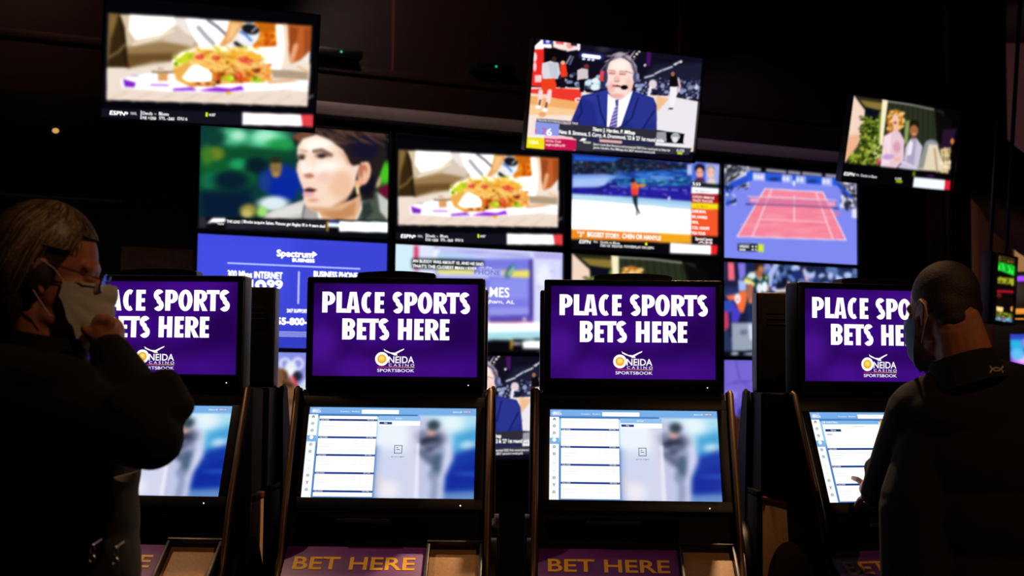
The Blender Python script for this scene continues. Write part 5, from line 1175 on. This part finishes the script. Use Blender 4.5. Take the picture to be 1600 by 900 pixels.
# hair: a cap with strands combed down from the crown
def hair_cap(H, k, prims, m, voxel, par_root, name='hair', sm=2):
    b = MB(); R3 = H.to_3x3()
    for c, r in prims: b.sph(H @ (Vector(c)*k), tuple(x*k for x in r), R3, 4)
    return fix_parent(b.remesh(name, m, None, voxel, sm), par_root)
hr = hair_cap(H1, KH, [((0, -.030, .040), (.088, .097, .094)), ((0, -.060, -.015), (.088, .056, .098)), ((0, -.050, -.058), (.076, .050, .078)), ((.066, -.016, -.012), (.022, .036, .046)), ((-.066, -.016, -.012), (.022, .036, .046))], M_HAIRC, .006, root, sm=8)
rnd = random.Random(12); vs, fs = [], []
for n in range(4200):
    az = rnd.uniform(0, 2*PI); th0 = rnd.uniform(.05, 1.15); front = math.cos(az)
    L = rnd.uniform(.6, 1.7 if front < .25 else 1.05)*(1.0 if front < .2 else (.55 if front > .75 else .8)); lim = 1.15 if front > .8 else (1.5 if front > .35 else 2.55)
    pts = []; wob = rnd.uniform(-.25, .25); lift = rnd.uniform(1.0, 1.045)
    for s in range(8):
        th = min(lim, th0+L*s/7); a = az+wob*(s/7)**1.5+.35*math.sin(az)*(s/7)
        x, y, z = .092*math.sin(th)*math.sin(a), -.024+.101*math.sin(th)*math.cos(a)-.03*max(0, th-1.45), .040+.094*math.cos(th)-.055*max(0, th-1.45)
        q = Vector((x, y+.024, z-.040))*(lift+.010*math.sin(s*.9+n))+Vector((0, -.024, .040)); pts.append(H1 @ (q*KH)-root.location)
    w = rnd.uniform(.0006, .0016); base = len(vs)
    for i, p in enumerate(pts):
        t = (pts[min(i+1, 7)]-pts[max(i-1, 0)]); nn = p-(H1 @ Vector((0, -.024, .03))-root.location); sd = t.cross(nn)
        sd = sd.normalized()*w*(1-.6*i/7) if sd.length > 1e-9 else Vector((w, 0, 0)); vs += [p-sd, p+sd]
    for i in range(7): a = base+2*i; fs.append((a, a+1, a+3, a+2))
me = bpy.data.meshes.new('hair_strands'); me.from_pydata([tuple(v) for v in vs], [], fs); [me.materials.append(x) for x in M_HAIRS]
me.polygons.foreach_set('material_index', [rnd.choice((0, 1, 1, 2, 3)) for n in range(4200) for q in range(1)] and [k for n in range(4200) for k in [rnd.choice((0, 1, 1, 2, 3))]*7])
hs = bpy.data.objects.new('hair_strands', me); COL.objects.link(hs); hs.parent = hr; hs['kind'] = 'stuff'
# glasses
gl = MB(); P = lambda x, y, z: H1 @ (Vector((x, y, z))*KH)-root.location
for s in (-1, 1):
    gl.tube([P(s*.036+.024*math.cos(t*PI/12), .108-.004*abs(math.cos(t*PI/12)), -.002+.018*math.sin(t*PI/12)) for t in range(24)], .0014, 8, True)
    gl.tube([P(s*.060, .104, .004), P(s*.074, .085, .006), P(s*.079, .03, .010), P(s*.080, -.015, .008), P(s*.079, -.032, -.010)], .0016, 8)
gl.tube([P(-.013, .108, .002), P(0, .114, .005), P(.013, .108, .002)], .0014, 8)
go = gl.build('glasses', M_FRAME, root)
for s in (-1, 1):
    l = MB(); l.bm.faces.new([l.bm.verts.new(P(s*.036+.0235*math.cos(t*PI/16), .1075, -.002+.0175*math.sin(t*PI/16))) for t in range(32)])
    bmesh.ops.solidify(l.bm, geom=l.bm.faces[:], thickness=.0015); l.build('lens', M_LENS, go, smooth=False)
# zip pulls on the jacket hem
for px, py in ((180, 872), (144, 868)):
    c0 = at(px, py, 2.345)-root.location; z = MB()
    z.tube([c0+Vector((.004*math.sin(t*PI/8), 0, .010+.009*math.cos(t*PI/8))) for t in range(16)], .0012, 8, True); z.tube([c0+Vector((.0055*math.sin(t*PI/8), 0, -.006+.006*math.cos(t*PI/8))) for t in range(16)], .0016, 8, True)
    z.cyl(c0+Vector((0, 0, .0)), c0+Vector((0, 0, .006)), .002); z.cyl(c0+Vector((0, 0, .018)), c0+Vector((0, .05, .022)), .0016); z.build('zip_pull', M_METAL, root)
# the slip of paper in his other hand
pm = MB(); a_, b_, c_, d_ = at(170, 748, 2.47), at(216, 736, 2.50), at(196, 758, 2.515), at(150, 790, 2.47)
vsq = [pm.bm.verts.new(v) for v in (a_, b_, c_, d_)]; pm.bm.faces.new(vsq); bmesh.ops.subdivide_edges(pm.bm, edges=pm.bm.edges[:], cuts=4, use_grid_fill=True); bmesh.ops.solidify(pm.bm, geom=pm.bm.faces[:], thickness=.0008)
po = pm.build('betting_slip', M_PAPER); tag(po, 'white paper slip poking out under the masked man\'s elbow', 'paper slip')

# -- the short-haired man at the turned kiosk, seen from behind
root2 = empty('person', (1.22, 3.38, 0))
tag(root2, 'person with short dark hair and charcoal jacket, seen from behind, touching a kiosk screen', 'person')
K4 = Matrix.Translation((1.204, 4.293, 0)) @ Matrix.Rotation(.24, 4, 'Z')
pt = K4 @ Vector((0, -.0925, 1.2545)); nm = (K4.to_3x3() @ Vector((0, -math.cos(TILT), math.sin(TILT))))
d = ray(1331, 748); tip = Vector((0, 0, EYE))+d*((pt-Vector((0, 0, EYE))).dot(nm)/d.dot(nm)); tip += nm*.006
KH2 = .99
H2 = head_frame(at(1473, 484, 3.40), math.radians(-27), math.radians(16), math.radians(3))
f2 = Vector((-.2, .98, 0)).normalized(); r2 = Vector((f2.y, -f2.x, 0))
hip, chest, neck = Vector((1.235, 3.38, 1.0)), Vector((1.235, 3.38, 1.29)), Vector((1.165, 3.375, 1.515))
shL, shR = Vector((1.065, 3.43, 1.415)), Vector((1.405, 3.33, 1.43))
elL, elR, wrR = at(1378, 766, 3.63), Vector((1.47, 3.42, 1.15)), Vector((1.38, 3.62, 1.06))
hd = (tip-elL).normalized(); wrL = elL+(tip-elL)*.60+Vector((.034, 0, -.030)); pc = elL+(tip-elL)*.79+Vector((.030, -.005, -.024))
b = MB(); add_head(b, H2, KH2)
b.cap(H2 @ Vector((0, -.032, -.055)), neck, .060, .066); b.cap(H2 @ Vector((0, -.05, -.03)), neck+Vector((.02, -.02, 0)), .050, .060)
torso(b, hip, chest, neck-Vector((0, 0, .03)), .15, .10, -.2, (shR-Vector((0, 0, .02)), shL-Vector((0, 0, .02))), .7)
b.limb([shL, elL, wrL], [.050, .038, .028]); b.limb([shR, elR, wrR], [.050, .038, .028]); an2 = legs(b, hip, f2, r2, .8)
for a in an2: b.sph(Vector((a.x, a.y, .05))+f2*.05, (.04, .07, .035))
b.cap(wrL, pc, .026, .029); b.cap(wrL+Vector((.02, 0, -.012)), pc+Vector((.022, .01, -.014)), .020, .024)
kb = pc+hd*.022+Vector((-.008, 0, .010))
finger(b, [kb, kb.lerp(tip, .45)+Vector((-.004, 0, .006)), kb.lerp(tip, .75)+Vector((-.002, 0, .003)), tip], .0092)
for i in range(3):
    k0 = kb+Vector((.014+.016*i, .004, -.008-.010*i)); finger(b, [k0, k0+hd*.034+Vector((.0, 0, .004)), k0+hd*.042+Vector((.006, 0, -.024)), k0+hd*.018+Vector((.008, 0, -.030))], .0088-.0005*i)
th = at(1338, 791, pc.y+.04); finger(b, [pc+Vector((-.004, -.02, -.020)), pc.lerp(th, .55)+Vector((-.004, 0, -.004)), th], .0108)
hR = wrR+Vector((-.02, .07, -.02)); b.cap(wrR, hR, .026, .028)
for i in range(4): k0 = hR+Vector((-.02+.014*i, .02, .012-.004*i)); finger(b, [k0, k0+Vector((-.004, .034, .004)), k0+Vector((-.006, .052, -.014)), k0+Vector((-.006, .044, -.032))], .0086)
finger(b, [hR+Vector((-.02, -.01, .01)), hR+Vector((-.036, .02, .014)), hR+Vector((-.040, .046, .008))], .0100)
fix_parent(b.remesh('body', M_SKIN, None, .0045, 2), root2)
b = MB(); torso(b, hip, chest, neck-Vector((0, 0, .025)), .225, .15, -.2, (shR, shL))
b.limb([Vector((1.10, 3.40, 1.36)), Vector((1.055, 3.40, 1.18)), Vector((1.06, 3.39, .98))], [.09, .105, .11])
b.limb([shL, shL.lerp(elL, .5), elL, elL.lerp(wrL, .88)], [.086, .072, .056, .044]); b.limb([shR, elR, wrR], [.088, .064, .046])
for i in range(3): b.cap(elL+Vector((-.016, -.04+.02*i, .0+.03*i)), elL+Vector((.03, -.01, .02+.03*i)), .034, .034)
b.cap(neck+Vector((-.03, 0, -.03)), shL+Vector((.01, -.01, .02)), .06, .072); b.cap(neck+Vector((.04, 0, -.015)), shR+Vector((0, 0, .01)), .065, .075)
jk2 = fix_parent(b.remesh('jacket', M_JACK2, None, .008, 4), root2)
cl2 = fix_parent(shell_ring('collar', neck+Vector((.000, -.008, .006)), Vector((-.24, .20, 1)).normalized(), .080, .080, M_JACK2, None, 1.22), root2)
b = MB(); legs(b, hip, f2, r2, 1.0); b.sph(hip-Vector((0, 0, .05)), (.18, .135, .14), Matrix.Rotation(-.2, 3, 'Z')); fix_parent(b.remesh('trousers', M_TROU, None, .010, 3), root2)
n0 = set(bpy.data.objects); shoes(an2, f2, None)
for o in set(bpy.data.objects)-n0: fix_parent(o, root2)
n0 = set(bpy.data.objects); mk = add_mask(H2, KH2, M_MASKB, None)
for o in set(bpy.data.objects)-n0: o.data.transform(Matrix.Translation(-root2.location))
mk.parent = root2
hr2 = hair_cap(H2, KH2, [((0, -.020, .037), (.0795, .0935, .0875)), ((0, -.046, -.005), (.0765, .056, .068)), ((0, -.050, -.038), (.064, .046, .046))], M_HAIRD, .005, root2, sm=6)
# raised emblem between the shoulders, laid on the cloth
from mathutils.bvhtree import BVHTree
bvs = [BVHTree.FromObject(q, bpy.context.evaluated_depsgraph_get()) for q in (jk2, cl2)]
e0, eb = Vector((0, 0, EYE))-root2.location, MB()
def on_jacket(px, py):
    d = ray(px, py).normalized(); hh = sorted([h for h in (bv.ray_cast(e0, d) for bv in bvs) if h[0] is not None], key=lambda h: h[3])
    return hh[0][0]-d*.003 if hh else None
for cy, a0, a1 in ((569, 195, 345), (586, 15, 165)):
    pts = [on_jacket(1557+10.5*math.cos(math.radians(a0+(a1-a0)*i/14)), cy-11*math.sin(math.radians(a0+(a1-a0)*i/14))) for i in range(15)]
    pts = [q for q in pts if q is not None]
    if len(pts) > 3: eb.tube(pts, [.0012]+[.0026]*(len(pts)-2)+[.0012], 8)
eb.build('jacket_emblem', mat('grey_emblem', '#b0a490', .6, noise=.05), root2)
# ---------------------------------------------------------------- small things round the screen wall and beyond it
def media_box(px, py, lab):
    q = on_wall(px, py, .17)
    r = empty('media_box', matrix=WALL @ Matrix.Translation((q.x, .235, q.z)))
    MB().box((0, 0, 0), (.30, .13, .05), .004).build('case', M_BLACK, r)
    MB().box((0, -.067, 0), (.28, .004, .034), .001).build('front_panel', M_GLOSS, r)
    MB().sph((0, -.068, .004), .0085, sub=2).build('status_light', M_LEDG, r)
    MB().box((0, .03, -.035), (.22, .08, .022), .002).build('bracket', M_BLACK, r)
    tag(r, lab, 'media player', 'media boxes on the upper wall')
media_box(533, 82, 'black media box with a green light beside the tilted taco television')
media_box(775, 105, 'black media box with a green light left of the tilted commentator television')
q = on_wall(87, 203, -.06)
r = empty('wall_lamp', matrix=WALL @ Matrix.Translation((q.x, .07, q.z)))
MB().cyl((0, 0, 0), (0, -.02, 0), .05).build('back_plate', M_BLACK, r)
lc = MB(); lc.cyl((0, -.02, 0), (0, -.09, .0), .014); lc.cyl((0, -.08, .012), (0, -.12, -.002), .026, .034); lc.build('lamp_body', M_BLACK, r)
MB().sph((0, -.126, -.004), (.019, .010, .015), sub=3).build('bulb', mat('amber_bulb', '#ffc070', .4, emit='#ffb96a', es=.7), r)
tag(r, 'small amber wall lamp glowing alone in the dark above the masked man', 'lamp')
# brown wood band on the wall left of the screens, and a thin rail above it
a = on_wall(188, 404, .03); b_ = on_wall(318, 404, .03)
wbox('trim_7', a.x, b_.x, .02, .08, a.z-.075, a.z+.075, mat('oak_band', '#8a5a30', .5, noise=.25, nscale=30), .004)
q = on_wall(90, 308, .03); wbox('trim_8', q.x-.6, q.x+.36, .04, .08, q.z-.006, q.z+.006, mat('thin_rail', '#7a5038', .4, noise=.1))

def pic_board():
    c = Pic([(70, 80), (272, 85), (70, 470)], (0, 0, 1), n=90, w=.40, h=.72, bg='#0c0608')
    c.R(60, 80, 280, 120, '#3a2410', 8); c.N(91, 20, (75, 90, 270, 112), 12, 5, ['#8a5c28', '#2c3c10'], 5)
    c.P([(60, 118), (280, 128), (280, 190), (60, 165)], '#18c832', 8); c.N(92, 22, (75, 128, 265, 172), 8, 14, ['#34f04c', '#0ca020'], 5)
    c.P([(60, 215), (280, 200), (280, 240), (60, 250)], '#8a941c', 8); c.N(93, 18, (75, 215, 265, 240), 9, 10, ['#aab42c', '#5a6414'], 5)
    c.P([(60, 290), (280, 275), (280, 292), (60, 306)], '#a01024', 7); c.E(120, 318, 30, 14, '#6a1a18', 10)
    c.R(70, 330, 280, 415, '#100808', 10); c.P([(100, 385), (172, 385), (170, 412), (140, 422), (104, 410)], '#f2c46a', 6); c.P([(108, 390), (165, 390), (160, 405), (112, 404)], '#ffe9a0', 6); c.E(258, 388, 13, 16, '#e8a04c', 6)  # warm blobs are reflected lights painted into the picture
    c.R(60, 415, 280, 445, '#5c6a18', 8); c.N(94, 20, (70, 420, 270, 442), 12, 5, ['#98a42c', '#2c3c14'], 4); c.R(60, 446, 280, 468, '#4c7090', 8); c.N(95, 14, (70, 448, 270, 466), 14, 6, ['#7ab0c8', '#8a5c7a'], 5)
    return c.mesh()
def pic_slot():
    c = Pic([(0, 0), (100, 0), (0, 120)], (0, 0, 1), n=60, w=.31, h=.32, bg='#3c1a8c')
    c.R(0, 0, 100, 40, '#2c48c8', 16); c.R(0, 20, 40, 60, '#28b4e0', 16); c.E(60, 30, 26, 20, '#b060e8', 14); c.R(40, 20, 90, 50, '#c8a0f4', 10); c.R(55, 24, 80, 44, '#34386c', 6)
    c.R(0, 60, 100, 120, '#8a34e0', 24); c.E(55, 90, 44, 18, '#e0a8f8', 18, k=1.1); c.E(20, 70, 20, 20, '#5cc4f4', 14); c.R(0, 108, 100, 120, '#d850e8', 8)
    return c.mesh()
# hung display with a lit board, edge of it turned to us
hb = empty('hanging_display', matrix=Matrix.Translation(at(1570, 452, 9.6)) @ Matrix.Rotation(.72, 4, 'Z') @ Matrix.Rotation(.04, 4, 'X') @ Matrix.Rotation(.05, 4, 'Y'))
fr = MB(); w_, h_ = .40, .48
for s in (-1, 1): fr.box((s*(w_/2-.058), 0, 0), (.014, .03, h_+.03), .002)
for s in (-1, 1): fr.box((0, 0, s*(h_/2+.008)), (w_-.10, .03, .014), .002)
fr.build('bezel', mat('violet_grey_bezel', '#4c3c58', .4, noise=.1), hb)
MB().box((-.02, .05, 0), (w_-.06, .075, h_+.04), .006).build('housing', M_BLACK, hb)
bm_ = pic_board(); bm_.transform(Matrix.Diagonal((.72, 1, .667, 1))); pic_obj(bm_, hb, (0, .005, 0))
for x in (-.13, .10): MB().cyl((x, .06, h_/2), (x+.04, .06, 2.6), .016).build('hanging_rod', M_BLACK, hb)
tag(hb, 'small hung display with green and yellow bars beyond the short-haired man', 'display')
# curved bulkhead over it
arch = [(1508, 100), (1540, 122), (1556, 150), (1561, 205), (1580, 224), (1602, 240), (1660, 272), (1700, 420), (1640, 385), (1600, 352), (1572, 306), (1542, 274), (1508, 262)]
bb = MB(); A = [at(x, y, 11.6) for x, y in arch]; bb.prism([(v.x, v.z) for v in A], 11.6, 12.3, 'y'); struct(bb.build('beam_1', mat('bulkhead_plaster', '#3a221a', .8, noise=.12, nscale=20)))
# pendant light on the far wall
wl = empty('wall_light', matrix=Matrix.Translation(at(1602, 385, 17.1)))
MB().box((0, .06, 0), (.34, .10, .92), .02).build('frame', M_BRONZE, wl); MB().box((0, 0, 0), (.28, .06, .84), .02).build('lamp_shade', mat('amber_shade', '#c89858', .6, emit='#b98a55', es=.55), wl)
tag(wl, 'tall amber wall light at the far right edge', 'lamp')
# gaming machines
def slot_machine(px, Y, lab, py=549):
    c = at(px, py, Y); r = empty('gaming_machine', (c.x, Y, 0), -.35)
    z = c.z; pf = [(-.02, z+.30), (-.06, z+.26), (-.06, z-.34), (-.26, z-.42), (-.28, z-.52), (-.08, z-.60), (-.08, .02), (.40, .02), (.40, z+.30)]
    MB().prism(pf, -.30, .30, 'x', .008).build('cabinet', M_GLOSS, r)
    ME.setdefault('slot', pic_slot()); pic_obj(ME['slot'], r, (0, -.0635, z))
    tp = MB(); tp.box((0, .10, z+.54), (.56, .16, .44), .02); tp.build('topper', M_BLACK, r)
    MB().box((0, .015, z+.69), (.50, .012, .05), .004).build('lit_strip', mat('violet_strip', '#a040ff', .4, emit='#9a40ff', es=.9), r)
    MB().box((0, .015, z+.38), (.50, .012, .05), .004).build('lit_strip', mat('amber_strip', '#ffa030', .4, emit='#ffa030', es=.7), r)
    dk = MB()
    for i in range(5): dk.cyl((-.2+.1*i, -.20, z-.405), (-.2+.1*i, -.205, z-.39), .03)
    dk.build('button_deck', mat('button_white', '#d8d0e8', .4, emit='#b090e0', es=.4), r)
    tag(r, lab, 'gaming machine', 'gaming machines beyond the wall')
slot_machine(1606, 12.4, 'gaming machine with a lilac and blue screen at the right edge, nearer of the pair')
slot_machine(1581, 15.6, 'gaming machine with a narrow blue glow just beside the mauve wall, farther of the pair')
